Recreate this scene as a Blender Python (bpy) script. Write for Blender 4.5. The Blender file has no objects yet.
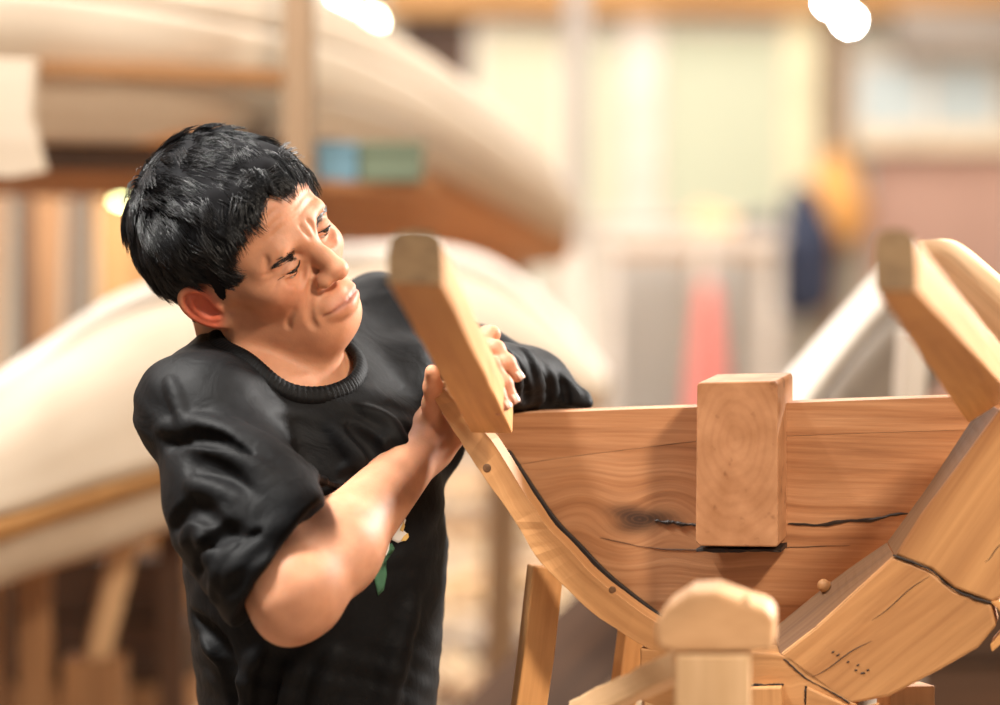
import bpy, bmesh, math, random
import numpy as np
from mathutils import Vector, Matrix
random.seed(5); rng = np.random.default_rng(5)
COL = bpy.context.scene.collection
LOW = False
# ------------------------------------------------------------------ camera
F = 105 / 36 * 1000.0
PITCH = math.atan(182.5 / F)
CAM = np.array([0, 0, 1.35])
FW = np.array([0, math.cos(PITCH), -math.sin(PITCH)]); UPV = np.array([0, math.sin(PITCH), math.cos(PITCH)]); RT = np.array([1., 0, 0])
def P(px, py, D): return CAM + D * (FW + RT * ((px - 500) / F) - UPV * ((py - 352.5) / F))
def on_plane(px, py, o, n):
    d = FW + RT * ((px - 500) / F) - UPV * ((py - 352.5) / F)
    return CAM + d * (np.dot(o - CAM, n) / np.dot(d, n))
def nz(v): v = np.asarray(v, float); return v / (np.linalg.norm(v) + 1e-12)
cam_d = bpy.data.cameras.new('camera'); cam = bpy.data.objects.new('camera', cam_d); COL.objects.link(cam)
cam.location = CAM; cam.rotation_euler = (math.pi / 2 - PITCH, 0, 0)
cam_d.lens = 105; cam_d.sensor_width = 36; cam_d.dof.use_dof = True; cam_d.dof.focus_distance = 3.03; cam_d.dof.aperture_fstop = 1.9
cam_d.clip_start = .05
bpy.context.scene.camera = cam
# ------------------------------------------------------------------ objects
def tag(o, label=None, cat=None, group=None, kind=None):
    if label: o['label'] = label
    if cat: o['category'] = cat
    if group: o['group'] = group
    if kind: o['kind'] = kind
    return o
def empty(name, loc, label, cat, group=None):
    o = bpy.data.objects.new(name, None); o.location = loc; COL.objects.link(o); o.empty_display_size = .05
    return tag(o, label, cat, group)
def mk(name, V, Fc, mat, parent=None, grain=None, smooth=False, bevel=0, center=None, attrs=None, solid=0, subsurf=0):
    V = np.asarray(V, float)
    me = bpy.data.meshes.new(name)
    c = np.zeros(3)
    if parent is None:
        c = np.array([(V[:, 0].min() + V[:, 0].max()) / 2, (V[:, 1].min() + V[:, 1].max()) / 2, V[:, 2].min()])
    me.from_pydata((V - c).tolist(), [], [list(map(int, f)) for f in Fc]); me.update()
    if grain is not None:                       # grain: 3x3 rows = along, across, third
        G = np.asarray(grain, float)
        g = (V @ G.T) + np.array([hash(name) % 7 * 0 + len(bpy.data.meshes) * 1.37, len(bpy.data.meshes) * .41, 0])
        a = me.attributes.new('g', 'FLOAT_VECTOR', 'POINT'); a.data.foreach_set('vector', g.ravel())
    if attrs:
        for k, v in attrs.items():
            v = np.asarray(v, float)
            if v.ndim == 1: a = me.attributes.new(k, 'FLOAT', 'POINT'); a.data.foreach_set('value', v)
            elif v.shape[1] == 3: a = me.attributes.new(k, 'FLOAT_VECTOR', 'POINT'); a.data.foreach_set('vector', v.ravel())
            else: a = me.color_attributes.new(k, 'FLOAT_COLOR', 'POINT'); a.data.foreach_set('color', v.ravel())
    if smooth: me.polygons.foreach_set('use_smooth', np.ones(len(me.polygons), bool))
    me.materials.append(mat)
    o = bpy.data.objects.new(name, me); COL.objects.link(o)
    if parent is not None:
        o.parent = parent
        q, off = parent, Vector(parent.location)
        while q.parent is not None: q = q.parent; off = off + Vector(q.location)
        o.location = -off
    else: o.location = c
    if solid:
        s = o.modifiers.new('s', 'SOLIDIFY'); s.thickness = solid; s.offset = -1
    if bevel:
        b = o.modifiers.new('b', 'BEVEL'); b.width = bevel; b.segments = 2; b.limit_method = 'ANGLE'; b.angle_limit = .6
    if subsurf:
        s = o.modifiers.new('u', 'SUBSURF'); s.levels = s.render_levels = subsurf
    return o
def frame_of(axis, up=(0, 0, 1)):
    a = nz(axis); u = np.asarray(up, float); u = u - a * np.dot(u, a)
    if np.linalg.norm(u) < 1e-3: u = np.array([0, 1., 0]) - a * a[1]
    u = nz(u); return np.array([a, np.cross(u, a), u])
def box_geo(p0, p1, w, h, up=(0, 0, 1), n=10, wob=0.0, taper=1.0, bow=0.0):
    """beam from p0 to p1, w across, h along up; a little irregular"""
    G = frame_of(p1 - p0, up); L = np.linalg.norm(p1 - p0); V = []; Fc = []
    for i in range(n + 1):
        t = i / n; c = p0 + (p1 - p0) * t + G[2] * bow * math.sin(math.pi * t); k = 1 + (taper - 1) * t
        j = rng.normal(size=4) * wob
        for s, (a, b) in enumerate(((-1, -1), (1, -1), (1, 1), (-1, 1))):
            V.append(c + G[1] * a * (w / 2 * k + j[s]) + G[2] * b * (h / 2 * k + j[(s + 1) % 4]))
    for i in range(n):
        b = i * 4
        for s in range(4): Fc.append((b + s, b + (s + 1) % 4, b + 4 + (s + 1) % 4, b + 4 + s))
    Fc.append((3, 2, 1, 0)); m = n * 4; Fc.append((m, m + 1, m + 2, m + 3))
    return np.array(V), Fc, G
def beam(name, p0, p1, w, h, mat, parent=None, up=(0, 0, 1), n=10, wob=.0006, taper=1.0, bevel=.002, bow=0):
    V, Fc, G = box_geo(p0, p1, w, h, up, n, wob, taper, bow)
    return mk(name, V, Fc, mat, parent, G, bevel=bevel)
def prism(name, front, off, mat, parent=None, axis=None, bevel=.002, grain=None):
    """polygon 'front' (planar) extruded by vector off"""
    n = len(front); f = np.array(front); V = np.vstack([f, f + off])
    nrm = sum(np.cross(f[i] - f[0], f[(i + 1) % n] - f[0]) for i in range(n))
    fr = list(range(n)); bk = [n + i for i in reversed(range(n))]
    Fc = [fr, bk] + [(i + n, (i + 1) % n + n, (i + 1) % n, i) for i in range(n)]
    if np.dot(nrm, off) > 0: Fc = [list(reversed(q)) for q in Fc]
    if grain is None: grain = frame_of(axis if axis is not None else f[1] - f[0], -np.asarray(off))
    return mk(name, V, Fc, mat, parent, grain, bevel=bevel)
def resample(pts, n):
    pts = np.array(pts, float); m = len(pts)
    # catmull-rom
    out = []
    for s in np.linspace(0, m - 1, n):
        i = min(int(s), m - 2); t = s - i
        p0, p1, p2, p3 = pts[max(i - 1, 0)], pts[i], pts[i + 1], pts[min(i + 2, m - 1)]
        out.append(.5 * (2 * p1 + (p2 - p0) * t + (2 * p0 - 5 * p1 + 4 * p2 - p3) * t * t + (3 * p1 - p0 - 3 * p2 + p3) * t ** 3))
    return np.array(out)
def strip_solid(name, A, B, off, mat, parent=None, n=24, bevel=.002, wob=0, curve=True):
    A = resample(A, n) if curve else np.array(A); B = resample(B, n) if curve else np.array(B); n = len(A)
    if wob: A = A + rng.normal(size=A.shape) * wob; B = B + rng.normal(size=B.shape) * wob
    V = np.vstack([A, B, A + off, B + off]); a, b, c, d = 0, n, 2 * n, 3 * n; Fc = []
    for i in range(n - 1):
        Fc += [(a + i, a + i + 1, b + i + 1, b + i), (c + i, d + i, d + i + 1, c + i + 1), (a + i, c + i, c + i + 1, a + i + 1), (b + i, b + i + 1, d + i + 1, d + i)]
    Fc += [(a, b, d, c), (a + n - 1, c + n - 1, d + n - 1, b + n - 1)]
    f0 = np.cross(A[1] - A[0], B[0] - A[0])
    if np.dot(f0, off) > 0: Fc = [tuple(reversed(q)) for q in Fc]
    # grain follows the curve
    s = np.concatenate([[0], np.cumsum(np.linalg.norm(np.diff((A + B) / 2, axis=0), axis=1))])
    w = np.linalg.norm(A - B, axis=1)
    k = len(bpy.data.meshes) * .731
    g = np.vstack([np.c_[s, 0 * s, 0 * s], np.c_[s, w, 0 * s], np.c_[s, 0 * s, 0 * s + np.linalg.norm(off)], np.c_[s, w, 0 * s + np.linalg.norm(off)]]) + k
    return mk(name, V, Fc, mat, parent, None, bevel=bevel, attrs={'g': g})
def loft(name, curves, mat, parent=None, n=40, m=8, solid=.02, smooth=True):
    C = [resample(c, n) for c in curves]
    rows = [[] for _ in range(m + 1)]
    grid = np.zeros((n, m + 1, 3))
    for i in range(n):
        grid[i] = resample([c[i] for c in C], m + 1) if len(C) > 2 else np.array([C[0][i] * (1 - t) + C[1][i] * t for t in np.linspace(0, 1, m + 1)])
    V = grid.reshape(-1, 3); Fc = [(i * (m + 1) + j, (i + 1) * (m + 1) + j, (i + 1) * (m + 1) + j + 1, i * (m + 1) + j + 1) for i in range(n - 1) for j in range(m)]
    s = np.linspace(0, np.linalg.norm(C[0][-1] - C[0][0]), n)
    g = np.zeros((n, m + 1, 3)); g[:, :, 0] = s[:, None]; g[:, :, 1] = np.linspace(0, np.linalg.norm(C[-1][0] - C[0][0]), m + 1)[None] ; g += len(bpy.data.meshes) * .37
    return mk(name, V, Fc, mat, parent, None, smooth=smooth, attrs={'g': g.reshape(-1, 3)}, solid=solid)
def tube_geo(pts, rad, sides=10, cap=True):
    pts = np.array(pts, float); V = []; Fc = []; n = len(pts)
    rad = np.broadcast_to(rad, (n,))
    t0 = nz(pts[1] - pts[0]); u = nz(np.cross(t0, [0.3, .2, .9])) 
    for i in range(n):
        t = nz(pts[min(i + 1, n - 1)] - pts[max(i - 1, 0)]); u = nz(u - t * np.dot(u, t)); v = np.cross(t, u)
        for s in range(sides):
            a = 2 * math.pi * s / sides; V.append(pts[i] + rad[i] * (u * math.cos(a) + v * math.sin(a)))
    for i in range(n - 1):
        for s in range(sides): Fc.append((i * sides + s, i * sides + (s + 1) % sides, (i + 1) * sides + (s + 1) % sides, (i + 1) * sides + s))
    if cap: Fc.append(tuple(reversed(range(sides)))); Fc.append(tuple(range((n - 1) * sides, n * sides)))
    return np.array(V), Fc
def lathe_geo(c, prof, sides=24, axis=(0, 0, 1)):
    G = frame_of(axis, (0, 1, 0)); V = []; Fc = []; n = len(prof)
    for r, z in prof:
        for s in range(sides):
            a = 2 * math.pi * s / sides; V.append(c + G[0] * z + r * (G[1] * math.cos(a) + G[2] * math.sin(a)))
    for i in range(n - 1):
        for s in range(sides): Fc.append((i * sides + s, i * sides + (s + 1) % sides, (i + 1) * sides + (s + 1) % sides, (i + 1) * sides + s))
    Fc.append(tuple(reversed(range(sides)))); Fc.append(tuple(range((n - 1) * sides, n * sides)))
    return np.array(V), Fc
def join_geo(parts):
    V = []; Fc = []; o = 0
    for v, f in parts:
        V.append(v); Fc += [tuple(i + o for i in q) for q in f]; o += len(v)
    return np.vstack(V), Fc
# ------------------------------------------------------------------ materials
def nt(name):
    m = bpy.data.materials.new(name); m.use_nodes = True; t = m.node_tree; t.nodes.clear()
    out = t.nodes.new('ShaderNodeOutputMaterial'); b = t.nodes.new('ShaderNodeBsdfPrincipled'); t.links.new(b.outputs[0], out.inputs[0])
    return m, t, b
def N(t, typ, **kw):
    n = t.nodes.new(typ)
    for k, v in kw.items():
        if k.startswith('i_'): n.inputs[k[2:].replace('_', ' ')].default_value = v
        else: setattr(n, k, v)
    return n
def ramp(t, src, stops):
    r = t.nodes.new('ShaderNodeValToRGB'); e = r.color_ramp.elements
    while len(e) < len(stops): e.new(.5)
    for q, (p, c) in zip(e, stops): q.position = p; q.color = (*c, 1)
    t.links.new(src, r.inputs[0]); return r.outputs[0]
def mix(t, f, a, b, mode='MIX'):
    n = t.nodes.new('ShaderNodeMix'); n.data_type = 'RGBA'; n.blend_type = mode
    for s, v in ((n.inputs[0], f), (n.inputs[6], a), (n.inputs[7], b)):
        if isinstance(v, (int, float)): s.default_value = v
        elif isinstance(v, tuple): s.default_value = (*v, 1) if len(v) == 3 else v
        else: t.links.new(v, s)
    return n.outputs[2]
def wood(name, light, dark, sc=1.0, rough=.6, line=.55, bump=.25, spots=.0, gs=(3, 34, 34)):
    m, t, b = nt(name); at = N(t, 'ShaderNodeAttribute', attribute_name='g')
    mp = N(t, 'ShaderNodeMapping'); mp.inputs['Scale'].default_value = tuple(sc * q for q in gs); t.links.new(at.outputs['Vector'], mp.inputs[0])
    n1 = N(t, 'ShaderNodeTexNoise', i_Scale=1.0, i_Detail=6.0, i_Roughness=.6, i_Distortion=.6); t.links.new(mp.outputs[0], n1.inputs[0])
    mp2 = N(t, 'ShaderNodeMapping'); mp2.inputs['Scale'].default_value = (sc * gs[0] * 2.2, sc * gs[1] * 6, sc * gs[2] * 6); t.links.new(at.outputs['Vector'], mp2.inputs[0])
    n2 = N(t, 'ShaderNodeTexNoise', i_Scale=1.0, i_Detail=3.0); t.links.new(mp2.outputs[0], n2.inputs[0])
    mp3 = N(t, 'ShaderNodeMapping'); mp3.inputs['Scale'].default_value = (sc * 2.5, sc * 9, sc * 9); t.links.new(at.outputs['Vector'], mp3.inputs[0])
    n3 = N(t, 'ShaderNodeTexNoise', i_Scale=1.0, i_Detail=2.0); t.links.new(mp3.outputs[0], n3.inputs[0])
    mid = tuple((a * .55 + d * .45) for a, d in zip(light, dark))
    c = ramp(t, n1.outputs[0], [(.3, dark), (.45, mid), (.62, light)])
    c2 = ramp(t, n2.outputs[0], [(.35, (.74, .66, .58)), (.6, (1, 1, 1))])
    c = mix(t, line, c, c2, 'MULTIPLY')
    c3 = ramp(t, n3.outputs[0], [(.3, (.72, .66, .6)), (.65, (1.08, 1.04, 1.0))])
    c = mix(t, .8, c, c3, 'MULTIPLY')
    t.links.new(c, b.inputs['Base Color']); b.inputs['Roughness'].default_value = rough
    bp = N(t, 'ShaderNodeBump', i_Strength=bump, i_Distance=.002); t.links.new(n2.outputs[0], bp.inputs['Height']); t.links.new(bp.outputs[0], b.inputs['Normal'])
    return m
def plain(name, col, rough=.7, metal=0, var=.15, sc=8, emis=0, bump=0.0, sheen=0):
    m, t, b = nt(name); tc = N(t, 'ShaderNodeTexCoord')
    n1 = N(t, 'ShaderNodeTexNoise', i_Scale=float(sc), i_Detail=5.0); t.links.new(tc.outputs['Object'], n1.inputs[0])
    c = ramp(t, n1.outputs[0], [(.3, tuple(q * (1 - var) for q in col)), (.7, tuple(min(1, q * (1 + var)) for q in col))])
    t.links.new(c, b.inputs['Base Color']); b.inputs['Roughness'].default_value = rough; b.inputs['Metallic'].default_value = metal
    if sheen: b.inputs['Sheen Weight'].default_value = sheen
    if emis: t.links.new(c, b.inputs['Emission Color']); b.inputs['Emission Strength'].default_value = emis
    if bump:
        bp = N(t, 'ShaderNodeBump', i_Strength=bump, i_Distance=.01); t.links.new(n1.outputs[0], bp.inputs['Height']); t.links.new(bp.outputs[0], b.inputs['Normal'])
    return m
def glow(name, col, s):
    m, t, b = nt(name); b.inputs['Base Color'].default_value = (*col, 1); b.inputs['Emission Color'].default_value = (*col, 1); b.inputs['Emission Strength'].default_value = s
    return m
M = dict(
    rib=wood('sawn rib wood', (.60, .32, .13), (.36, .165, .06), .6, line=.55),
    ribdark=wood('dark brown wood', (.20, .100, .042), (.11, .052, .02), .9),
    beam=wood('planed orange wood', (.72, .38, .14), (.52, .235, .075), .7, line=.5),
    endg=wood('rough brown end grain', (.26, .17, .085), (.16, .10, .05), 1.4, gs=(30, 30, 30)),
    pale=wood('pale fresh wood', (.74, .50, .28), (.60, .37, .18), .8, line=.35),
    cap=wood('pale cut block wood', (.68, .41, .21), (.54, .29, .13), .8, line=.35, gs=(9, 22, 22)),
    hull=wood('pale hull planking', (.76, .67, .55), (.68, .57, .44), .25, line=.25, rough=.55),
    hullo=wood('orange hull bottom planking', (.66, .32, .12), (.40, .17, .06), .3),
    dkwood=wood('dark brown timber', (.115, .055, .026), (.050, .024, .012), .4),
    gap=wood('blackish brown gap', (.022, .011, .006), (.010, .005, .003), .8, bump=0),
    mdwood=wood('mid brown timber', (.50, .27, .12), (.28, .14, .06), .4),
    ygwood=wood('yellow brown timber', (.62, .34, .12), (.38, .19, .06), .4),
    grwood=wood('grey weathered timber', (.42, .38, .34), (.26, .23, .21), .4),
    tan=wood('tan timber', (.42, .29, .18), (.30, .20, .12), .4, line=.2),
    white=wood('chalky white timber', (.86, .82, .76), (.72, .66, .58), .4, line=.15),
)
# ------------------------------------------------------------------ signed distance modelling
class Sdf:
    def __init__(s): s.ops = []; s.disp = None
    def cap(s, a, b, ra, rb, k=.02, sub=False): s.ops.append(('c', np.asarray(a, float), np.asarray(b, float), ra, rb, k, sub)); return s
    def ell(s, c, r, k=.02, sub=False, R=None): s.ops.append(('e', np.asarray(c, float), np.asarray(r, float), np.eye(3) if R is None else R, None, k, sub)); return s
    @staticmethod
    def d(op, p):
        if op[0] == 'c':
            _, a, b, ra, rb, k, sub = op; ba = b - a; pa = p - a
            h = np.clip(pa @ ba / (ba @ ba + 1e-12), 0, 1)
            return np.linalg.norm(pa - h[:, None] * ba, axis=1) - (ra + (rb - ra) * h)
        _, c, r, R, _, k, sub = op; q = (p - c) @ R     # R columns = local axes
        k0 = np.linalg.norm(q / r, axis=1); k1 = np.linalg.norm(q / (r * r), axis=1) + 1e-9
        return np.where(k0 < 1e-3, -r.min(), k0 * (k0 - 1) / k1)
    def eval(s, p, ops=None, DM=None):
        v = np.full(len(p), 1.0)
        for i, op in enumerate(s.ops if ops is None else ops):
            d = Sdf.d(op, p) if DM is None else DM[i]; k = op[5]
            if op[6]:
                h = np.maximum(k - np.abs(v + d), 0) / k; v = np.maximum(v, -d) + h * h * k * .25
            else:
                h = np.maximum(k - np.abs(v - d), 0) / k; v = np.minimum(v, d) - h * h * k * .25
        if s.disp is not None: v = v + s.disp(p)
        return v
    def hits(s, pts, D0=2.3, D1=4.2):
        pts = np.array(pts, float); d = FW + RT * ((pts[:, :1] - 500) / F) - UPV * ((pts[:, 1:2] - 352.5) / F); D = np.full(len(pts), D0)
        ok = np.ones(len(pts), bool)
        for _ in range(90):
            v = s.eval(CAM + d * D[:, None]); D = np.where((v < .0006) | (D > D1), D, D + np.maximum(v * .8, .0008))
            if ((v < .0006) | (D > D1)).all(): break
        return CAM + d * D[:, None], D <= D1
    def mesh(s, lo, hi, h, B=20, margin=.02):
        lo = np.asarray(lo, float); hi = np.asarray(hi, float)
        nb = np.ceil((hi - lo) / (h * B)).astype(int); tot = nb * B + 1
        g = np.arange(B + 2); gi, gj, gk = np.meshgrid(g, g, g, indexing='ij')
        loc = np.stack([gi, gj, gk], -1).reshape(-1, 3)
        rb = h * B * math.sqrt(3) / 2 + h * 2
        ids = []; pos = []; quads = []
        S = (tot + 3)
        def gid(c): return (c[..., 0] * S[1] + c[..., 1]) * S[2] + c[..., 2]
        allb = np.stack(np.meshgrid(*[np.arange(q) for q in nb], indexing='ij'), -1).reshape(-1, 3) * B
        cen = lo + (allb + B / 2) * h
        DM = np.array([Sdf.d(o, cen) for o in s.ops])            # ops x blocks
        v = s.eval(cen, None, DM); near = np.abs(v) <= rb * 1.5 + margin
        lim = np.array([rb * (2.2 if o[0] == 'e' else 1.05) + o[5] * 1.5 + .008 for o in s.ops])
        for bn in np.nonzero(near)[0]:
            if True:
                if True:
                    b0 = allb[bn]
                    ops = [o for o, q in zip(s.ops, DM[:, bn] < lim) if q]
                    if not ops: continue
                    v = s.eval(lo + (b0 + loc) * h, ops).reshape(B + 2, B + 2, B + 2)
                    sg = v < 0
                    if sg.all() or not sg.any(): continue
                    # cells B+1 per axis: 0..B
                    acc = np.zeros((B + 1, B + 1, B + 1, 3)); cnt = np.zeros((B + 1, B + 1, B + 1))
                    n = B + 1
                    for ax in range(3):
                        for u in (0, 1):
                            for w in (0, 1):
                                sl0 = [None] * 3; oth = [q for q in range(3) if q != ax]
                                sl0[ax] = slice(0, n); sl0[oth[0]] = slice(u, n + u); sl0[oth[1]] = slice(w, n + w)
                                sl1 = list(sl0); sl1[ax] = slice(1, n + 1)
                                a = v[tuple(sl0)]; b = v[tuple(sl1)]; x = (a < 0) != (b < 0)
                                t = np.where(x, a / np.where(x, a - b, 1), 0)
                                off = np.zeros(a.shape + (3,)); off[..., ax] = t; off[..., oth[0]] = u; off[..., oth[1]] = w
                                acc += off * x[..., None]; cnt += x
                    act = np.argwhere(cnt > 0)
                    ids.append(gid(act + b0)); pos.append(lo + (b0 + act + acc[tuple(act.T)] / cnt[tuple(act.T)][:, None]) * h)
                    for ax in range(3):
                        oth = [q for q in range(3) if q != ax]
                        sl0 = [slice(1, B + 1)] * 3; sl0[ax] = slice(0, B); sl1 = list(sl0); sl1[ax] = slice(1, B + 1)
                        a = sg[tuple(sl0)]; b = sg[tuple(sl1)]
                        e = np.argwhere(a != b)
                        if not len(e): continue
                        fl = a[tuple(e.T)]
                        e = e + 1; e[:, ax] -= 1; e = e + b0
                        d1 = np.zeros(3, int); d1[oth[0]] = 1; d2 = np.zeros(3, int); d2[oth[1]] = 1
                        q = np.stack([gid(e - d1 - d2), gid(e - d2), gid(e), gid(e - d1)], 1)
                        fl2 = fl if ax != 1 else ~fl
                        q[~fl2] = q[~fl2][:, ::-1]
                        quads.append(q)
        ids = np.concatenate(ids); pos = np.concatenate(pos); q = np.concatenate(quads)
        u, ix = np.unique(ids, return_index=True); pos = pos[ix]
        f = np.searchsorted(u, q); f = np.minimum(f, len(u) - 1); ok = (u[f] == q).all(1)
        return pos, f[ok]
def plug(o):              # close pinholes left by the mesher
    bm = bmesh.new(); bm.from_mesh(o.data); ed = [e for e in bm.edges if e.is_boundary]
    if ed: bmesh.ops.holes_fill(bm, edges=ed, sides=24)
    bm.to_mesh(o.data); bm.free(); return o
def vnormals(V, Q):
    n = np.cross(V[Q[:, 2]] - V[Q[:, 0]], V[Q[:, 3]] - V[Q[:, 1]]); o = np.zeros_like(V)
    for i in range(4): np.add.at(o, Q[:, i], n)
    return o / (np.linalg.norm(o, axis=1)[:, None] + 1e-12)
# ================================================================== THE MAN
def skin_mat():
    m, t, b = nt('weathered skin'); at = N(t, 'ShaderNodeAttribute', attribute_name='tint'); tc = N(t, 'ShaderNodeTexCoord')
    n1 = N(t, 'ShaderNodeTexNoise', i_Scale=38.0, i_Detail=5.0); t.links.new(tc.outputs['Object'], n1.inputs[0])
    n2 = N(t, 'ShaderNodeTexNoise', i_Scale=420.0, i_Detail=3.0); t.links.new(tc.outputs['Object'], n2.inputs[0])
    c = mix(t, .8, at.outputs['Color'], ramp(t, n1.outputs[0], [(.3, (.80, .72, .68)), (.7, (1.1, 1.06, 1.04))]), 'MULTIPLY')
    t.links.new(c, b.inputs['Base Color']); b.inputs['Roughness'].default_value = .56; b.inputs['Specular IOR Level'].default_value = .38
    b.inputs['Subsurface Weight'].default_value = .25; b.inputs['Subsurface Radius'].default_value = (1, .32, .15); b.inputs['Subsurface Scale'].default_value = .006
    bp = N(t, 'ShaderNodeBump', i_Strength=.25, i_Distance=.0008); t.links.new(n2.outputs[0], bp.inputs['Height']); t.links.new(bp.outputs[0], b.inputs['Normal'])
    return m
def rot3(a, b, c):
    ca, sa, cb, sb, cc, sc = math.cos(a), math.sin(a), math.cos(b), math.sin(b), math.cos(c), math.sin(c)
    Rz = np.array([[ca, -sa, 0], [sa, ca, 0], [0, 0, 1]]); Rx = np.array([[1, 0, 0], [0, cb, -sb], [0, sb, cb]]); Ry = np.array([[cc, 0, sc], [0, 1, 0], [-sc, 0, cc]])
    return Ry @ Rx @ Rz
def RZ(a): return np.array([[math.cos(a), -math.sin(a), 0], [math.sin(a), math.cos(a), 0], [0, 0, 1]])
def RX(a): return np.array([[1, 0, 0], [0, math.cos(a), -math.sin(a)], [0, math.sin(a), math.cos(a)]])
HR = RX(-PITCH) @ RZ(math.radians(4.9)) @ rot3(math.radians(220.9), math.radians(21.7), math.radians(-26.2))   # columns = local axes (x person's right, y forward, z up)
HO = P(249, 249, 3.07)
def H(x, y, z): return HO + HR @ np.array([x, y, z], float)
def toH(p): return (np.asarray(p) - HO) @ HR

# body joints
neck0 = P(263, 378, 3.12)
shR = P(205, 418, 3.00); elR = P(294, 594, 2.87); wrR = P(424, 447, 3.075)
shL = P(382, 334, 3.28); elL = P(532, 386, 3.215); wrL = P(474, 366, 3.04)
SX = nz(shL - shR)                                   # towards person's left
pel = P(318, 770, 3.20); chest = P(312, 480, 3.14)
SZ = nz(neck0 - pel); SZ = nz(SZ - SX * np.dot(SZ, SX)); SY = np.cross(SX, SZ); SY = SY if SY[1] < 0 else -SY   # forward
TB = np.array([SX, SY, SZ]).T                        # columns

body = Sdf(); A = body
# ---- head
A.ell(H(0, -.018, .034), (.075, .098, .088), k=.01, R=HR)
A.ell(H(0, .024, .030), (.066, .062, .062), k=.03, R=HR)
A.ell(H(0, .034, -.026), (.059, .050, .066), k=.03, R=HR)
for s in (-1, 1):
    A.cap(H(s * .053, -.002, -.060), H(s * .018, .066, -.094), .014, .015, k=.035)
    A.cap(H(s * .056, -.006, -.02), H(s * .053, -.002, -.060), .014, .013, k=.03)
    A.ell(H(s * .043, .062, -.026), (.018, .016, .014), k=.03, R=HR)         # cheekbone
    A.cap(H(s * .056, .045, -.016), H(s * .062, .008, -.012), .007, .006, k=.02)
A.ell(H(0, .076, -.094), (.021, .016, .016), k=.028, R=HR)                     # chin
A.ell(H(0, .067, -.070), (.034, .0245, .027), k=.03, R=HR)                      # muzzle
for s in (-1, 1):
    A.cap(H(s * .012, .086, .015 - .003 * s), H(s * .036, .079, .016 - .003 * s), .0072, .0062, k=.016)  # brow
    A.cap(H(s * .036, .079, .016 - .003 * s), H(s * .052, .062, .008 - .003 * s), .0065, .006, k=.016)
    A.ell(H(s * .032, .094, -.003 - .0045 * s), (.0165, .012, .0125), k=.014, sub=True, R=HR)     # socket
    A.ell(H(s * .0315, .0732, -.001 - .0045 * s), (.0165, .0145, .0125), k=.006, R=HR)             # lid ball
# nose
A.cap(H(0, .084, .010), H(0, .101, -.019), .0066, .0074, k=.016)
A.cap(H(0, .101, -.019), H(0, .1075, -.0315), .0074, .0100, k=.012)
A.ell(H(0, .1085, -.0340), (.0115, .0112, .0095), k=.008, R=HR)
for s in (-1, 1):
    A.ell(H(s * .0140, .0975, -.0375), (.0085, .0108, .0080), k=.007, R=HR)
    A.cap(H(s * .0212, .0915, -.0325), H(s * .0222, .0885, -.0430), .0006, .0006, k=.005, sub=True)
    A.ell(H(s * .0070, .1060, -.0455), (.0036, .006, .0034), k=.003, sub=True, R=HR)
A.cap(H(0, .0965, -.048), H(0, .0955, -.057), .0010, .0012, k=.006, sub=True)           # philtrum
def fy(x, z, ops=None):       # y of the face surface at head-local (x, z)
    x = np.atleast_1d(np.asarray(x, float)); z = np.atleast_1d(np.asarray(z, float)); lo = np.full(len(x), .03); hi = np.full(len(x), .14)
    ys = np.linspace(.14, .02, 70)
    pp = np.stack([np.repeat(x, 70), np.tile(ys, len(x)), np.repeat(z, 70)], 1)
    v = A.eval(pp @ HR.T + HO).reshape(len(x), 70) < 0; i = np.argmax(v, 1); hi = ys[np.maximum(i - 1, 0)]; lo = ys[i]
    for _ in range(8):
        m = (lo + hi) / 2; ins = A.eval(np.stack([x, m, z], 1) @ HR.T + HO) < 0; lo = np.where(ins, m, lo); hi = np.where(ins, hi, m)
    return lo
def crease(pts, r, k, sub=True, lift=.0, taper=True, n=3, dz=0.0):
    """groove (or ridge) along head-local (x, z) points, laid on the face; built for both sides"""
    pts = resample([(x, 0, z) for x, z in pts], (len(pts) - 1) * n + 1)
    m = len(pts); p0 = pts
    for s in (-1, 1):
        pts = p0.copy(); pts[:, 2] += -dz * s; y = fy(pts[:, 0] * s, pts[:, 2])
        for i in range(m - 1):
            t0 = 1 if not taper else max(.25, math.sin(math.pi * (i + .0) / (m - 1)) ** .5); t1 = 1 if not taper else max(.25, math.sin(math.pi * min(.999, (i + 1) / (m - 1))) ** .5)
            A.cap(H(s * pts[i, 0], y[i] + lift, pts[i, 2]), H(s * pts[i + 1, 0], y[i + 1] + lift, pts[i + 1, 2]), r * t0, r * t1, k=k, sub=sub)
# mouth
crease([(0, -.0620), (.010, -.0625), (.020, -.0660)], .0034, .010, sub=False, lift=-.0040, taper=False)
crease([(0, -.0745), (.009, -.0742), (.018, -.0715)], .0040, .012, sub=False, lift=-.0042, taper=False)
crease([(0, -.0684), (.012, -.0686), (.022, -.0698), (.0290, -.0712)], .0014, .0026, lift=.0002, taper=False)
crease([(.0220, -.0345), (.0285, -.0450), (.0345, -.0560), (.0385, -.0680), (.0385, -.0780)], .0006, .0075, lift=.0016)
crease([(.0450, -.0500), (.0490, -.0610), (.0495, -.0700)], .0003, .0055, lift=.0012)
EDZ = .0045
crease([(.0175, .0010), (.0230, .0052), (.0310, .0072), (.0400, .0052), (.0480, -.0010)], .0008, .0045, lift=.0003, dz=EDZ)       # lid fold
crease([(.0160, -.0030), (.0210, -.0035), (.0280, -.0050), (.0360, -.0060), (.0440, -.0060), (.0500, -.0055)], .0013, .0020, lift=.0002, dz=EDZ)  # opening
crease([(.0190, -.0030), (.0270, -.0026), (.0360, -.0032), (.0460, -.0034)], .0011, .0022, sub=False, lift=.0004, dz=EDZ)        # lash line
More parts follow.
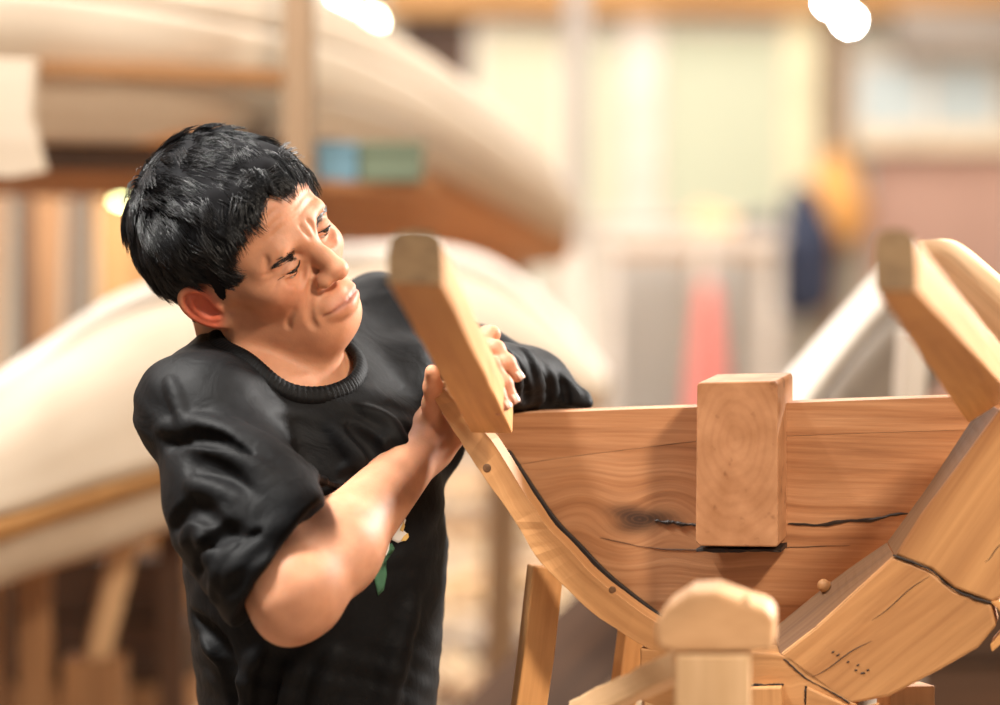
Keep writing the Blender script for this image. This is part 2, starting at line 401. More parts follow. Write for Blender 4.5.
crease([(.0190, -.0080), (.0280, -.0100), (.0370, -.0100), (.0450, -.0075)], .0011, .0030, sub=False, lift=-.0002, dz=EDZ)
crease([(.0175, -.0105), (.0250, -.0155), (.0340, -.0175), (.0430, -.0150)], .0006, .0075, lift=.0004, dz=EDZ)       # bag
crease([(.0190, -.0150), (.0270, -.0220), (.0370, -.0250)], .0004, .0065, lift=.0004, dz=EDZ)
for q in range(3): crease([(.0515, -.002 - q * .0045), (.0600, .000 - q * .0085)], .0003, .0038, lift=.0004)
for i, z in enumerate((.034, .043, .052)): crease([(0, z), (.012, z + .0015), (.026, z + .001), (.038, z - .002)], .0002, .0034, lift=.0006, taper=False)
crease([(.0045, .0100), (.0060, .0180), (.0055, .0250)], .0004, .0045, lift=.0004)
crease([(.0520, .0170), (.0560, .0060)], .0002, .006, lift=.0002)
# ears
for s in (-1, 1):
    ea = math.radians(30) * s
    ER = HR @ RZ(ea) @ RX(math.radians(30))
    e0 = H(s * .0800, -.014, -.010)
    e0 = H(s * .0800, -.009, -.022)
    E3 = lambda x, y, z: e0 + ER @ np.array([s * x, y, z])
    A.ell(E3(-.001, 0, 0), (.0042, .0165, .0290), k=.006, R=ER)
    A.ell(E3(-.0035, 0, 0), (.0040, .0140, .0250), k=.006, R=ER); A.ell(E3(.0040, .001, -.002), (.0042, .0092, .0180), k=.004, sub=True, R=ER)
    out = [(.0085, -.012), (.0130, .004), (.0125, .016), (.0070, .0265), (-.0030, .0300), (-.0120, .0240), (-.0165, .0100), (-.0150, -.0050), (-.0100, -.0175), (-.0030, -.0250)]
    pr = resample([(.0020, y, z) for y, z in out], 28)
    for a, b in zip(pr, pr[1:]): A.cap(E3(*a), E3(*b), .0030, .0030, k=.0028)
    pr = resample([(.0022, y, z) for y, z in [(-.001, .0205), (-.0075, .0120), (-.0095, .0), (-.0065, -.0110), (.0, -.0150)]], 12)
    for a, b in zip(pr, pr[1:]): A.cap(E3(*a), E3(*b), .0021, .0021, k=.003)
    A.ell(E3(.0, .003, -.0255), (.0046, .0085, .0085), k=.006, R=ER)   # lobe
    A.ell(E3(.0025, .0115, -.0050), (.0036, .0036, .0060), k=.004, R=ER)  # tragus
# ---- neck
A.cap(H(0, -.048, -.030), neck0 - SZ * .01 - SY * .016, .048, .046, k=.014)
A.cap(H(.046, -.026, -.050), neck0 + SY * .040 - SX * .020 - SZ * .01, .0085, .0095, k=.012)
A.cap(H(-.046, -.026, -.050), neck0 + SY * .036 + SX * .016 - SZ * .01, .0085, .0095, k=.012)
A.ell(H(0, -.002, -.070), (.032, .034, .016), k=.02, R=HR)                       # under the chin
A.ell(neck0 + SY * .038 + SZ * .040, (.008, .009, .012), k=.02, R=TB)              # adam's apple
for s in (-1, 1): A.cap(H(s * .058, .000, -.092), H(s * .024, .048, -.124), .010, .014, k=.020, sub=True)
A.cap(H(-.02, .048, -.126), H(.02, .048, -.126), .014, .014, k=.018, sub=True)
# ---- torso
A.cap(neck0 - SZ * .045 - SY * .01, shR + SZ * .008, .046, .041, k=.04); A.cap(neck0 - SZ * .045 - SY * .01, shL + SZ * .008, .046, .041, k=.04)
A.cap(neck0 - SZ * .005 - SY * .030, shR * .5 + neck0 * .5 - SZ * .0, .030, .030, k=.04); A.cap(neck0 - SZ * .005 - SY * .030, shL * .5 + neck0 * .5 - SZ * .012, .026, .026, k=.04)
A.ell(chest, (.145, .098, .150), k=.06, R=TB)
A.ell(P(316, 620, 3.17), (.128, .094, .130), k=.07, R=TB)
A.ell(pel, (.142, .100, .100), k=.07, R=TB)
A.cap(neck0 + SY * .052 - SX * .075 - SZ * .02, neck0 + SY * .060 - SX * .01 - SZ * .035, .008, .009, k=.02)
A.cap(neck0 + SY * .040 + SX * .060 - SZ * .04, neck0 + SY * .052 + SX * .01 - SZ * .05, .008, .009, k=.02)
# ---- legs (bent knees, standing on the floor)
fw = nz(np.array([SY[0], SY[1], 0])); sd = nz(np.array([SX[0], SX[1], 0])); hipz = pel[2] - .06
feet = []
for s in (-1, 1):
    hip = pel + sd * s * .075 - np.array([0, 0, .05]); kn = np.array([hip[0], hip[1], 0]) + fw * .17 + sd * s * .03; kn[2] = .40
    an = np.array([hip[0], hip[1], 0]) - fw * .02 + sd * s * .04; an[2] = .075
    A.cap(hip, kn, .078, .052, k=.04); A.cap(kn, an, .050, .036, k=.02); A.cap(an - np.array([0, 0, .03]), an + fw * .14 - np.array([0, 0, .045]), .032, .026, k=.02)
    feet.append((hip, kn, an))
# ---- right arm and hand
A.cap(shR, elR + nz(shR - elR) * .03, .050, .041, k=.03); A.ell(elR + np.array([0, 0, -.002]), (.040, .040, .040), k=.03)
ud = nz(wrR - elR)
A.ell(elR - UPV * .028 - RT * .006 - FW * .004, (.016, .016, .016), k=.025); A.ell(elR - RT * .020 - UPV * .010 - FW * .026, (.010, .010, .010), k=.022)
A.cap(elR + ud * .01, elR + ud * .08, .040, .043, k=.03)
A.cap(elR + ud * .08, wrR, .043, .0255, k=.03)
A.cap(elR - UPV * .020 - RT * .010, elR + ud * .03 - UPV * .025, .018, .024, k=.025)
def hand(sdf, wr, knu, side, fingers, thumb, rp=.0165):
    mid = sum(np.array(k) for k in knu) / len(knu)
    for k_, q in zip(knu, (0, .33, .66, 1)):
        sdf.cap(wr + (np.array(k_) - wr) * .15, k_, rp, .0118, k=.018)
    for f in fingers:
        r0 = f[0]
        for (a, b), (ra, rb) in zip(zip(f[1:], f[2:]), ((r0, r0 * .93), (r0 * .95, r0 * .86), (r0 * .88, r0 * .74))):
            sdf.cap(a, b, ra, rb, k=.0035)
        for q in f[2:-1]: sdf.ell(q, (r0 * 1.03,) * 3, k=.004)
    r0 = thumb[0]
    for (a, b), (ra, rb) in zip(zip(thumb[1:], thumb[2:]), ((r0 * 1.3, r0), (r0, r0 * .95), (r0 * .95, r0 * .8))):
        sdf.cap(a, b, ra, rb, k=.008)
A.cap(wrR, P(438, 418, 3.10), .0250, .0200, k=.02)
kR = [P(450, 392, 3.10), P(459, 400, 3.11), P(466, 410, 3.115), P(470, 422, 3.115)]
fR = [(.0085, kR[0], P(462, 386, 3.085), P(474, 388, 3.065), P(480, 396, 3.055)),
      (.0088, kR[1], P(470, 396, 3.10), P(482, 400, 3.08), P(486, 408, 3.07)),
      (.0083, kR[2], P(479, 408, 3.11), P(488, 414, 3.09), P(490, 422, 3.08)),
      (.0072, kR[3], P(482, 420, 3.11), P(489, 426, 3.095), P(490, 433, 3.085))]
hand(A, wrR, kR, 1, fR, (.0095, P(432, 428, 3.07), P(432, 404, 3.05), P(433, 387, 3.03), P(432, 372, 3.015)), rp=.0175)
# ---- left arm and hand
A.cap(shL, elL, .040, .022, k=.03); A.cap(elL, elL + (wrL - elL) * .35, .022, .022, k=.01); A.cap(elL + (wrL - elL) * .35, wrL, .022, .021, k=.02)
kL = [P(481, 345, 2.965), P(477, 357, 2.955), P(475, 371, 2.945), P(474, 384, 2.945)]
fL = [(.0086, kL[0], P(496, 349, 2.945), P(507, 363, 2.938), P(517, 376, 2.937)),
      (.0088, kL[1], P(493, 366, 2.930), P(504, 384, 2.922), P(512.5, 399, 2.920)),
      (.0083, kL[2], P(489, 379, 2.915), P(497, 393, 2.905), P(505, 405, 2.902)),
      (.0074, kL[3], P(485, 391, 2.910), P(491, 401, 2.900), P(498, 410, 2.898))]
hand(A, wrL, kL, -1, fL, (.0100, P(473, 356, 3.00), P(480, 343, 2.985), P(488, 336, 2.975), P(493, 333.5, 2.968)), rp=.016)

V1, Q1 = body.mesh(np.array([-.75, 2.55, -.02]), np.array([.35, 3.75, 1.60]), .0032) if LOW else body.mesh(np.array([-.75, 2.55, -.02]), np.array([.35, 3.75, 1.60]), .0019)
def smooth01(a, b, x): t = np.clip((x - a) / (b - a), 0, 1); return t * t * (3 - 2 * t)
hp = toH(V1)
base = np.array([.52, .258, .148]); tint = np.tile(base, (len(V1), 1))
def blend(w, c):
    global tint
    tint = tint * (1 - w[:, None]) + np.array(c) * w[:, None]
ax = np.abs(hp[:, 0])
inh = (hp[:, 1] > .03)
blend(inh * .75 * np.exp(-((hp[:, 2] + .0685) / .0062) ** 2) * smooth01(.028, .018, ax) * (hp[:, 1] > .085), (.42, .17, .12))
blend(.75 * np.exp(-((hp[:, 2] + .0692 + .06 * np.maximum(ax - .012, 0)) / .0016) ** 2) * (ax < .029) * (hp[:, 1] > .08), (.22, .075, .05))  # shade of the mouth crease put into the skin colour
blend(.45 * np.exp(-((ax - .042) ** 2 + (hp[:, 1] - .07) ** 2 + (hp[:, 2] + .03) ** 2) / .022 ** 2), (.66, .28, .18))
blend(.4 * np.exp(-(hp[:, 0] ** 2 + (hp[:, 1] - .112) ** 2 + (hp[:, 2] + .042) ** 2) / .014 ** 2), (.62, .26, .17))
eard = np.sqrt((ax - .084) ** 2 * 1.5 + ((hp[:, 1] + .013)) ** 2 * .8 + (hp[:, 2] + .022) ** 2 * .4)
blend(smooth01(.026, .012, eard) * .85, (.72, .15, .08))  # red of backlit ears put into the skin colour
blend(.5 * np.exp(-((ax - .032) / .017) ** 2 - ((hp[:, 2] + .002) / .009) ** 2) * inh * (hp[:, 1] > .06), (.48, .25, .17))
# knuckles and fingertips a little redder
for f in fR + fL:
    for q in f[2:]: blend(.45 * np.exp(-((V1 - q) ** 2).sum(1) / .009 ** 2), (.62, .27, .20))
tint4 = np.c_[tint, np.ones(len(tint))]
man = empty('person', (float(pel[0]), float(pel[1]), 0), 'man with short black hair in a black T-shirt leaning in to inspect the boat frame', 'person')
skin = skin_mat()
plug(mk('body', V1, Q1, skin, man, smooth=True, attrs={'tint': tint4}))
N1 = vnormals(V1, Q1)

# ---- eyes
em, et, eb = nt('eye'); ea_ = N(et, 'ShaderNodeAttribute', attribute_name='tint'); et.links.new(ea_.outputs['Color'], eb.inputs['Base Color']); eb.inputs['Roughness'].default_value = .12
for s in (-1, 1):
    c = H(s * .0320, .0750, -.0045 - .0045 * s); look = nz(HR @ np.array([s * .0 - .15, 1, -.30]))
    Ve, Fe = lathe_geo(c, [(.0118 * math.sin(a), -.0118 * math.cos(a)) for a in np.linspace(.02, math.pi - .02, 24)], 28, look)
    dd = (Ve - c) @ look / .0118
    col = np.where(dd[:, None] > .97, [[.01, .01, .01]], np.where(dd[:, None] > .84, [[.06, .03, .015]], [[.55, .50, .46]]))
    mk('eyeball', Ve, Fe, em, man, smooth=True, attrs={'tint': np.c_[col, np.ones(len(col))]})
# ---- hair
hm, ht, hb = nt('black hair'); hb.inputs['Base Color'].default_value = (.004, .004, .005, 1); hb.inputs['Roughness'].default_value = .38; hb.inputs['Specular IOR Level'].default_value = .4
def hairline(x, y):      # lowest z that carries hair
    ys = [-.12, -.085, -.05, -.036, -.030, .004, .012, .020, .027, .034, .046, .058, .070, .082, .095, .12]
    zs = [-.045, -.060, -.050, -.032, .006, .008, -.020, -.016, .004, .022, .034, .044, .056, .066, .080, .10]
    return np.interp(y, ys, zs)
head = Sdf(); head.ops = [o for o in body.ops[:3]] 
def scalp(d):             # point on the scalp along direction d (head-local) from the skull centre
    lo = np.zeros(len(d)); hi = np.full(len(d), .16); c0 = np.array([0, -.018, .034])
    for _ in range(26):
        m = (lo + hi) / 2; v = head.eval(((c0 + d * m[:, None]) @ HR.T) + HO); lo = np.where(v < 0, m, lo); hi = np.where(v < 0, hi, m)
    return c0 + d * lo[:, None]
mask = (hp[:, 2] > hairline(hp[:, 0], hp[:, 1]) + .0015) & (np.linalg.norm(hp - [0, -.018, .034], axis=1) < .135) & ~((ax > .0785) & (hp[:, 2] < .010) & (hp[:, 1] < .004))
fm = mask[Q1].all(1); used = np.unique(Q1[fm]); remap = -np.ones(len(V1), int); remap[used] = np.arange(len(used))
edge = hp[used, 2] - hairline(hp[used, 0], hp[used, 1])
dirn = nz_rows = (hp[used] - np.array([0, -.018, .0])); dirn = dirn / np.linalg.norm(dirn, axis=1)[:, None]
tk = .0010 + .0095 * smooth01(0, .035, edge) * (0.65 + .35 * smooth01(-.06, .06, hp[used, 2]))
lump = .0016 * np.sin(hp[used, 0] * 160 + hp[used, 1] * 90) * np.sin(hp[used, 2] * 130)
Vc = V1[used] + (dirn @ HR.T) * (tk + lump * smooth01(0, .03, edge))[:, None]
capm, ct, cb2 = nt('dense black hair'); cb2.inputs['Base Color'].default_value = (.006, .006, .007, 1); cb2.inputs['Roughness'].default_value = .85; cb2.inputs['Specular IOR Level'].default_value = .12
mk('hair', Vc, remap[Q1[fm]], capm, man, smooth=True)
nS = 6000 if LOW else 17000
d = rng.normal(size=(nS * 3, 3)); d[:, 2] += .2; d /= np.linalg.norm(d, axis=1)[:, None]
d = d[:nS * 2]; R0 = scalp(d); hl = hairline(R0[:, 0], R0[:, 1]); ok = (R0[:, 2] > hl + .001) & ~((np.abs(R0[:, 0]) > .070) & (R0[:, 2] < .008) & (R0[:, 1] < .002) & (R0[:, 1] > -.034))
R0 = R0[ok][:nS]; hl = hl[ok][:nS]
nrm = R0 - np.array([0, -.018, .03]); nrm /= np.linalg.norm(nrm, axis=1)[:, None]
whorl = np.array([.012, -.085, .095])
cl = rng.integers(0, len(R0), 420); 
near = np.argmin((R0 ** 2).sum(1)[:, None] - 2 * R0 @ R0[cl].T + (R0[cl] ** 2).sum(1)[None], axis=1)
cj = rng.normal(size=(420, 3)) * .40; cH = rng.uniform(.6, 1.25, 420)
tdir = R0 - whorl; down = np.zeros_like(R0); down[:, 2] = -1
side = smooth01(.03, .07, np.abs(R0[:, 0]))[:, None]; back = smooth01(-.03, -.09, R0[:, 1])[:, None]
front = np.zeros_like(R0); front[:, 1] = 1; front[:, 0] = .25
tdir = tdir / np.linalg.norm(tdir, axis=1)[:, None] * .7 + front * .6 * (1 - back) + down * (side * .7 + back * 1.0)
tdir += cj[near] + rng.normal(size=tdir.shape) * .12
tdir -= nrm * (tdir * nrm).sum(1)[:, None]; tdir /= np.linalg.norm(tdir, axis=1)[:, None]
edg = R0[:, 2] - hl
low = smooth01(0, .03, edg)
Lh = (.010 + .030 * low) * rng.uniform(.75, 1.2, len(R0)); lift = (.0025 + .0125 * low * cH[near]) * rng.uniform(.85, 1.12, len(R0))
K = 6; T = np.linspace(0, 1, K); pts = np.zeros((len(R0), K, 3))
tipc = R0[cl][near] + tdir * 0
for k, t in enumerate(T):
    b = R0 + tdir * (Lh * t)[:, None]
    b += nrm * (lift * (1 - (1 - t) ** 2.2))[:, None]
    curv = (Lh * t) ** 2 / (2 * .095)
    b -= nrm * curv[:, None] * .9
    pts[:, k] = b
# clump the tips
ctr = np.zeros((420, 3)); cn = np.zeros(420); np.add.at(ctr, near, pts[:, -1]); np.add.at(cn, near, 1); ctr /= np.maximum(cn, 1)[:, None]
for k, t in enumerate(T): pts[:, k] += (ctr[near] - pts[:, -1]) * (.30 * t * t)
pts[:, 1:] += rng.normal(size=pts[:, 1:].shape) * .0003
W = (pts.reshape(-1, 3) @ HR.T + HO).reshape(len(R0), K, 3)
def strands(W, r0=.00055, r1=.00012):
    n, K, _ = W.shape; V = np.zeros((n, K, 3, 3)); rr = np.linspace(1, 0, K) ** .6 * (r0 - r1) + r1
    tg = np.gradient(W, axis=1); tg /= np.linalg.norm(tg, axis=2)[..., None] + 1e-12
    a = np.cross(tg, np.array([.31, .52, .79])); a /= np.linalg.norm(a, axis=2)[..., None] + 1e-12; b = np.cross(tg, a)
    for s in range(3):
        th = 2 * math.pi * s / 3; V[:, :, s] = W + (a * math.cos(th) + b * math.sin(th)) * rr[None, :, None]
    base = np.arange(n)[:, None, None] * K * 3 + np.arange(K - 1)[None, :, None] * 3
    s = np.arange(3)[None, None]; s2 = (s + 1) % 3
    Fq = np.stack([base + s, base + s2, base + 3 + s2, base + 3 + s], -1).reshape(-1, 4)
    return V.reshape(-1, 3), Fq
Vh, Fh = strands(W)
mk('hair_strands', Vh, Fh, hm, man, smooth=True)
# eyebrows: short strands lying on the brow
bs = []
for s in (-1, 1):
    for i in range(190):
        u = rng.uniform(0, 1); x = .016 + .035 * u if s < 0 else .0225 + .0275 * u; z = .0085 - .0085 * (s > 0) + .0065 * math.sin(u * 2.4) + rng.normal() * .0025 * (1.2 - u * .6)
        y = .1
        p = np.array([s * x, y, z])
        for _ in range(30):
            v = body.eval((HO + HR @ p)[None], body.ops[:60])[0] if False else None
            break
        bs.append((s, x, z, u))
bp_ = np.array([[s * x, .105, z] for s, x, z, u in bs])
fo = [o for o in body.ops[:90]]
for _ in range(24):
    v = body.eval(bp_ @ HR.T + HO, fo); bp_[:, 1] -= np.maximum(v, 0) * .8
tg = np.array([[s * .85, -.25 * (1 + 2 * u), .35 - .5 * u] for s, x, z, u in bs]); tg /= np.linalg.norm(tg, axis=1)[:, None]
Lb = .0058; Wb = np.stack([bp_ + tg * Lb * t + np.array([0, .0011 * math.sin(3 * t) , 0]) for t in (0, .33, .66, 1)], 1)
Wq = (Wb.reshape(-1, 3) @ HR.T + HO).reshape(len(bs), 4, 3)
for h_ in (0, 1):
    Vb, Fb = strands(Wq[h_ * len(bs) // 2:(h_ + 1) * len(bs) // 2], .00028, .00008)
    mk('eyebrow', Vb, Fb, hm, man, smooth=True)
# lash lines
for s in (-1, 1):
    pl = resample([(x, 0, z) for x, z in ((.0185, -.0032), (.0240, -.0040), (.0310, -.0052), (.0390, -.0060), (.0460, -.0062), (.0515, -.0068))], 26)
    pl[:, 2] += -EDZ * s; pl[:, 1] = fy(pl[:, 0] * s, pl[:, 2] + .0012); pl[:, 0] *= s; pl[:, 1] += .0001
    V_, F_ = tube_geo(pl @ HR.T + HO, .00085 * np.sin(np.linspace(.35, 2.9, 26)) ** .7, 6); mk('eyelashes', V_, F_, hm, man, smooth=True)
# fingernails of the hand on the beam
nail = plain('fingernail', (.66, .42, .33), rough=.3, var=.05)
for f in fL[:3]:
    a, b = f[-2], f[-1]; ax_ = nz(b - a); toc = nz(CAM - b); toc = nz(toc - ax_ * np.dot(toc, ax_)); sdv = np.cross(ax_, toc); toc = nz(toc * .55 + sdv * (-.45 if sdv[0] < 0 else .45)); sdv = np.cross(ax_, toc)
    Vn = []; r = f[0] * .77
    for i in range(7):
        for j in range(7):
            u = (i / 6 - .35) * .0095; w = (j / 6 - .5) * 1.3; Vn.append(b + ax_ * (u) + (toc * math.cos(w) + sdv * math.sin(w)) * (r + .0002 - .0016 * max(0, i / 6 - .6)))
    mk('fingernail', Vn, [(i * 7 + j, i * 7 + j + 1, i * 7 + 8 + j, i * 7 + 7 + j) for i in range(6) for j in range(6)], nail, man, smooth=True, solid=.0004)

# ---- T-shirt
shirt = Sdf(); S = shirt
RC = neck0 - SX * .013 + SY * .009 - SZ * .018                      # collar ring centre
RN = nz(SZ * .86 + SY * .50)
RXa = nz(SX - RN * np.dot(SX, RN)); RYa = np.cross(RN, RXa); RYa = RYa if np.dot(RYa, SY) > 0 else -RYa
S.cap(neck0 - SZ * .050, shR + SZ * .008, .057, .051, k=.04); S.cap(neck0 - SZ * .045, shL + SZ * .010, .056, .053, k=.04)
S.cap(P(222, 364, 3.11), P(182, 404, 3.02), .040, .044, k=.04); S.cap(neck0 - SY * .045 + SX * .01, shL * .55 + neck0 * .45, .036, .042, k=.04)
S.cap(neck0 - SZ * .022, neck0 - SZ * .10 + SY * .02, .062, .09, k=.04)
S.ell(chest, (.158, .112, .165), k=.06, R=TB)
S.ell(P(317, 610, 3.165), (.152, .112, .150), k=.08, R=TB)
S.cap(P(314, 560, 3.17), P(312, 790, 3.19), .116, .124, k=.06)
S.cap(P(358, 470, 3.10), P(350, 760, 3.12), .084, .084, k=.05)        # cloth hanging straight from the chest
se = elR + nz(shR - elR) * .020
S.cap(shR, shR + (se - shR) * .55, .056, .064, k=.035)
S.cap(shR + (se - shR) * .45 - UPV * .010 - RT * .012, se - RT * .012 + UPV * .0, .064, .055, k=.03)
S.cap(shR + (se - shR) * .55 - UPV * .016 - RT * .020, se - UPV * .008 - RT * .022, .052, .044, k=.03)
S.cap(shL, elL + (shL - elL) * .35, .054, .040, k=.04); S.cap(elL + (shL - elL) * .35, elL - np.array([.0, 0, .0]), .040, .035, k=.03)
S.cap(elL + RT * .0, P(580, 398, 3.20), .028, .010, k=.025); S.cap(P(562, 392, 3.20), P(588, 405, 3.19), .016, .005, k=.012)
S.cap(elL, elL + (wrL - elL) * .80, .037, .034, k=.02)
dist_fold = []
def folds(lst):
    for pts, r, amp in lst:
        W3, okk = shirt_base.hits(pts); W3 = W3[okk]
        if len(W3) < 2: continue
        W3 = resample(W3, len(W3) * 3)
        for i, (a, b) in enumerate(zip(W3, W3[1:])):
            f = lambda t: r * (math.sin(math.pi * min(max(t, .04), .96)) ** .5)
            ra, rb = f(i / (len(W3) - 1)), f((i + 1) / (len(W3) - 1))
            dep = r * (1 - amp) ; pa = a - nz(CAM - a) * dep; pb = b - nz(CAM - b) * dep
            if amp > 0: S.cap(pa, pb, ra, rb, k=r * 1.3)
            else: S.cap(a + nz(CAM - a) * r * .55, b + nz(CAM - b) * r * .55, ra, rb, k=r * 1.4, sub=True)
shirt_base = Sdf(); shirt_base.ops = list(S.ops)
folds([
    # sleeve folds running across to the elbow
    ([(150, 455), (185, 440), (225, 452), (256, 476), (278, 500)], .010, .55),
    ([(152, 470), (190, 462), (225, 478), (258, 505)], .009, -1),
    ([(158, 505), (190, 485), (225, 497), (262, 530)], .009, .55),
    ([(185, 540), (205, 515), (240, 520), (268, 545)], .008, .5),
    ([(176, 560), (200, 530), (214, 555), (222, 590)], .008, .5),
    ([(170, 530), (190, 508), (216, 520)], .007, -1),
    ([(214, 600), (222, 570), (245, 545)], .007, .5),
    ([(196, 575), (206, 548), (228, 533), (250, 535)], .006, -1),
    ([(240, 452), (266, 470), (288, 484), (300, 490)], .008, -1),
    ([(225, 432), (258, 450), (285, 472), (302, 490)], .008, .45),
    ([(160, 430), (200, 425), (240, 440), (280, 475)], .008, .5),
    ([(165, 445), (205, 438), (240, 455), (270, 485)], .007, -1),
    ([(240, 520), (262, 535), (280, 530)], .006, .5),
    ([(235, 560), (250, 545), (272, 525)], .006, -1),
    ([(225, 590), (238, 565), (262, 545)], .006, .5),
    ([(395, 430), (370, 455), (340, 470)], .006, .4),
    # shoulder seam region and chest folds
    ([(170, 380), (178, 400), (186, 430)], .006, .4),
    ([(215, 415), (255, 440), (300, 470), (345, 490)], .007, .35),
    ([(330, 430), (352, 450), (366, 480), (368, 520)], .008, .4),
    ([(350, 425), (372, 445), (384, 480)], .007, -1),
    ([(360, 410), (388, 425), (405, 455)], .007, .4),
    # lower front: long vertical folds
    ([(205, 640), (228, 662), (240, 700), (244, 740)], .009, .5),
    ([(192, 615), (215, 640), (232, 690), (236, 740)], .008, -1),
    ([(262, 650), (250, 680), (252, 730)], .009, .5),
    ([(300, 655), (285, 690), (278, 740)], .010, .5),
    ([(275, 655), (266, 690), (263, 740)], .008, -1),
    ([(335, 650), (322, 690), (312, 740)], .009, .35),
    ([(410, 600), (396, 650), (384, 700), (380, 740)], .010, .25),
    # bunched left sleeve on the board
    ([(507, 352), (514, 372), (516, 398)], .006, .5),
    ([(522, 352), (534, 372), (540, 400)], .006, .5),
    ([(516, 356), (524, 376), (528, 402)], .005, -1),
    ([(545, 368), (552, 384), (553, 402)], .005, .5),
    ([(538, 368), (546, 385), (547, 404)], .004, -1),
    ([(560, 376), (572, 388), (578, 400)], .004, .5),
    ([(556, 400), (572, 402), (588, 405)], .004, .5),
    ([(563, 382), (566, 392), (568, 402)], .003, -1),
])
# openings: neck and right cuff
S.cap(RC + RN * -.014, RC + RN * .06, .0575, .070, k=.005, sub=True)
S.cap(RC + RN * -.014 + RYa * .012, RC + RN * .06 + RYa * .02, .0575, .070, k=.005, sub=True)
cd = nz(elR - shR); S.cap(P(258, 494, 2.93), P(288, 522, 2.885), .046, .041, k=.03); S.cap(P(402, 372, 3.19), P(424, 440, 3.17), .040, .045, k=.03)
cdir = nz(nz(shR - elR) * .8 + nz(elR - wrR) * -.0)
co = P(280, 554, 2.86); cd = nz(RT * 92 - UPV * 64 + FW * -18)
S.ops.append(('p', co, cd, P(290, 565, 2.83), .135, .004, True))
_old = Sdf.d
def _d(op, p):
    if op[0] == 'p': # half space near the elbow only (subtract everything beyond the cuff plane)
        return np.maximum(-((p - op[1]) @ op[2]), np.linalg.norm(p - op[3], axis=1) - op[4])
    return _old(op, p)
Sdf.d = staticmethod(_d)
S.ops.append(('c', elR + nz(shR - elR) * .05, elR + nz(shR - elR) * .02 + cd * .06, .047, .047, .003, True))   # hollow of the cuff
def sdisp(p):
    f = .0011 * np.sin(p[:, 0] * 61 + 9 * np.sin(p[:, 2] * 23)) * np.sin(p[:, 2] * 47 + 3 * np.sin(p[:, 1] * 31)) + .0016 * np.sin(p[:, 0] * 23 + p[:, 2] * 31 + 2 * np.sin(p[:, 2] * 19)) * np.sin(p[:, 1] * 27 - p[:, 2] * 12)
    return f
shirt.disp = sdisp
V2, Q2 = shirt.mesh(np.array([-.75, 2.60, .60]), np.array([.45, 3.70, 1.52]), .0040 if LOW else .0026)
keep = V2[:, 2] > .640
sm, stt, sb = nt('faded black cotton'); tc = N(stt, 'ShaderNodeTexCoord')
n1 = N(stt, 'ShaderNodeTexNoise', i_Scale=9.0, i_Detail=6.0, i_Roughness=.7); stt.links.new(tc.outputs['Object'], n1.inputs[0])
n2 = N(stt, 'ShaderNodeTexNoise', i_Scale=900.0, i_Detail=2.0); stt.links.new(tc.outputs['Object'], n2.inputs[0])
c = ramp(stt, n1.outputs[0], [(.35, (.0022, .0022, .0026)), (.72, (.0085, .0085, .009))]); stt.links.new(c, sb.inputs['Base Color'])
sb.inputs['Roughness'].default_value = .62; sb.inputs['Sheen Weight'].default_value = .0; sb.inputs['Sheen Roughness'].default_value = .5; sb.inputs['Specular IOR Level'].default_value = .12
n3 = N(stt, 'ShaderNodeTexNoise', i_Scale=26.0, i_Detail=4.0, i_Distortion=1.2); stt.links.new(tc.outputs['Object'], n3.inputs[0])
bp = N(stt, 'ShaderNodeBump', i_Strength=.35, i_Distance=.006); stt.links.new(n3.outputs[0], bp.inputs['Height'])
bp2 = N(stt, 'ShaderNodeBump', i_Strength=.3, i_Distance=.0006); stt.links.new(n2.outputs[0], bp2.inputs['Height']); stt.links.new(bp.outputs[0], bp2.inputs['Normal']); stt.links.new(bp2.outputs[0], sb.inputs['Normal'])
tee = plug(mk('t_shirt', V2, Q2, sm, man, smooth=True))
# ribbed collar and cuff hem
nr = 72
rel = V2 - RC - RYa * .006; hN = rel @ RN; rX = rel @ RXa; rY = rel @ RYa; rad = np.hypot(rX, rY); ang = np.arctan2(rY, rX)
cand = (np.abs(hN) < .07) & (rad < .105) & (rad > .045)
ring = np.zeros((nr + 1, 3))
for i in range(nr):
    a_ = 2 * math.pi * i / nr; da = np.abs((ang - a_ + math.pi) % (2 * math.pi) - math.pi); q = cand & (da < .09)
    w_ = hN[q] - 1.0 * rad[q]; ring[i] = V2[q][np.argmax(w_)]
ring[-1] = ring[0]
for _ in range(8): ring[:-1] = (np.roll(ring[:-1], 1, 0) + ring[:-1] * 2 + np.roll(ring[:-1], -1, 0)) / 4
ring[-1] = ring[0]
Vr = []; Fr = []; prof = [(-.0095, .002), (-.0098, .0055), (-.004, .0068), (.004, .0052), (.0095, .0015), (.009, -.0035), (0, -.002), (-.008, -.003)]
for i in range(nr * 4 + 1):
    s = i / 4; j = int(s) % nr; t = s - int(s); q = ring[j] * (1 - t) + ring[(j + 1) % nr] * t; dirv = nz(q - RC - RN * np.dot(q - RC, RN)); rb = .0006 * math.sin(i * 2.2)
    up = nz(RN * .8 + dirv * .45); out = nz(dirv - RN * .45)
    for u, w in prof: Vr.append(q + out * u + up * (w + rb))
n_ = len(prof); Fr = [(i * n_ + k, i * n_ + (k + 1) % n_, (i + 1) * n_ + (k + 1) % n_, (i + 1) * n_ + k) for i in range(nr * 4) for k in range(n_)]
mk('collar', Vr, Fr, sm, tee, smooth=True)
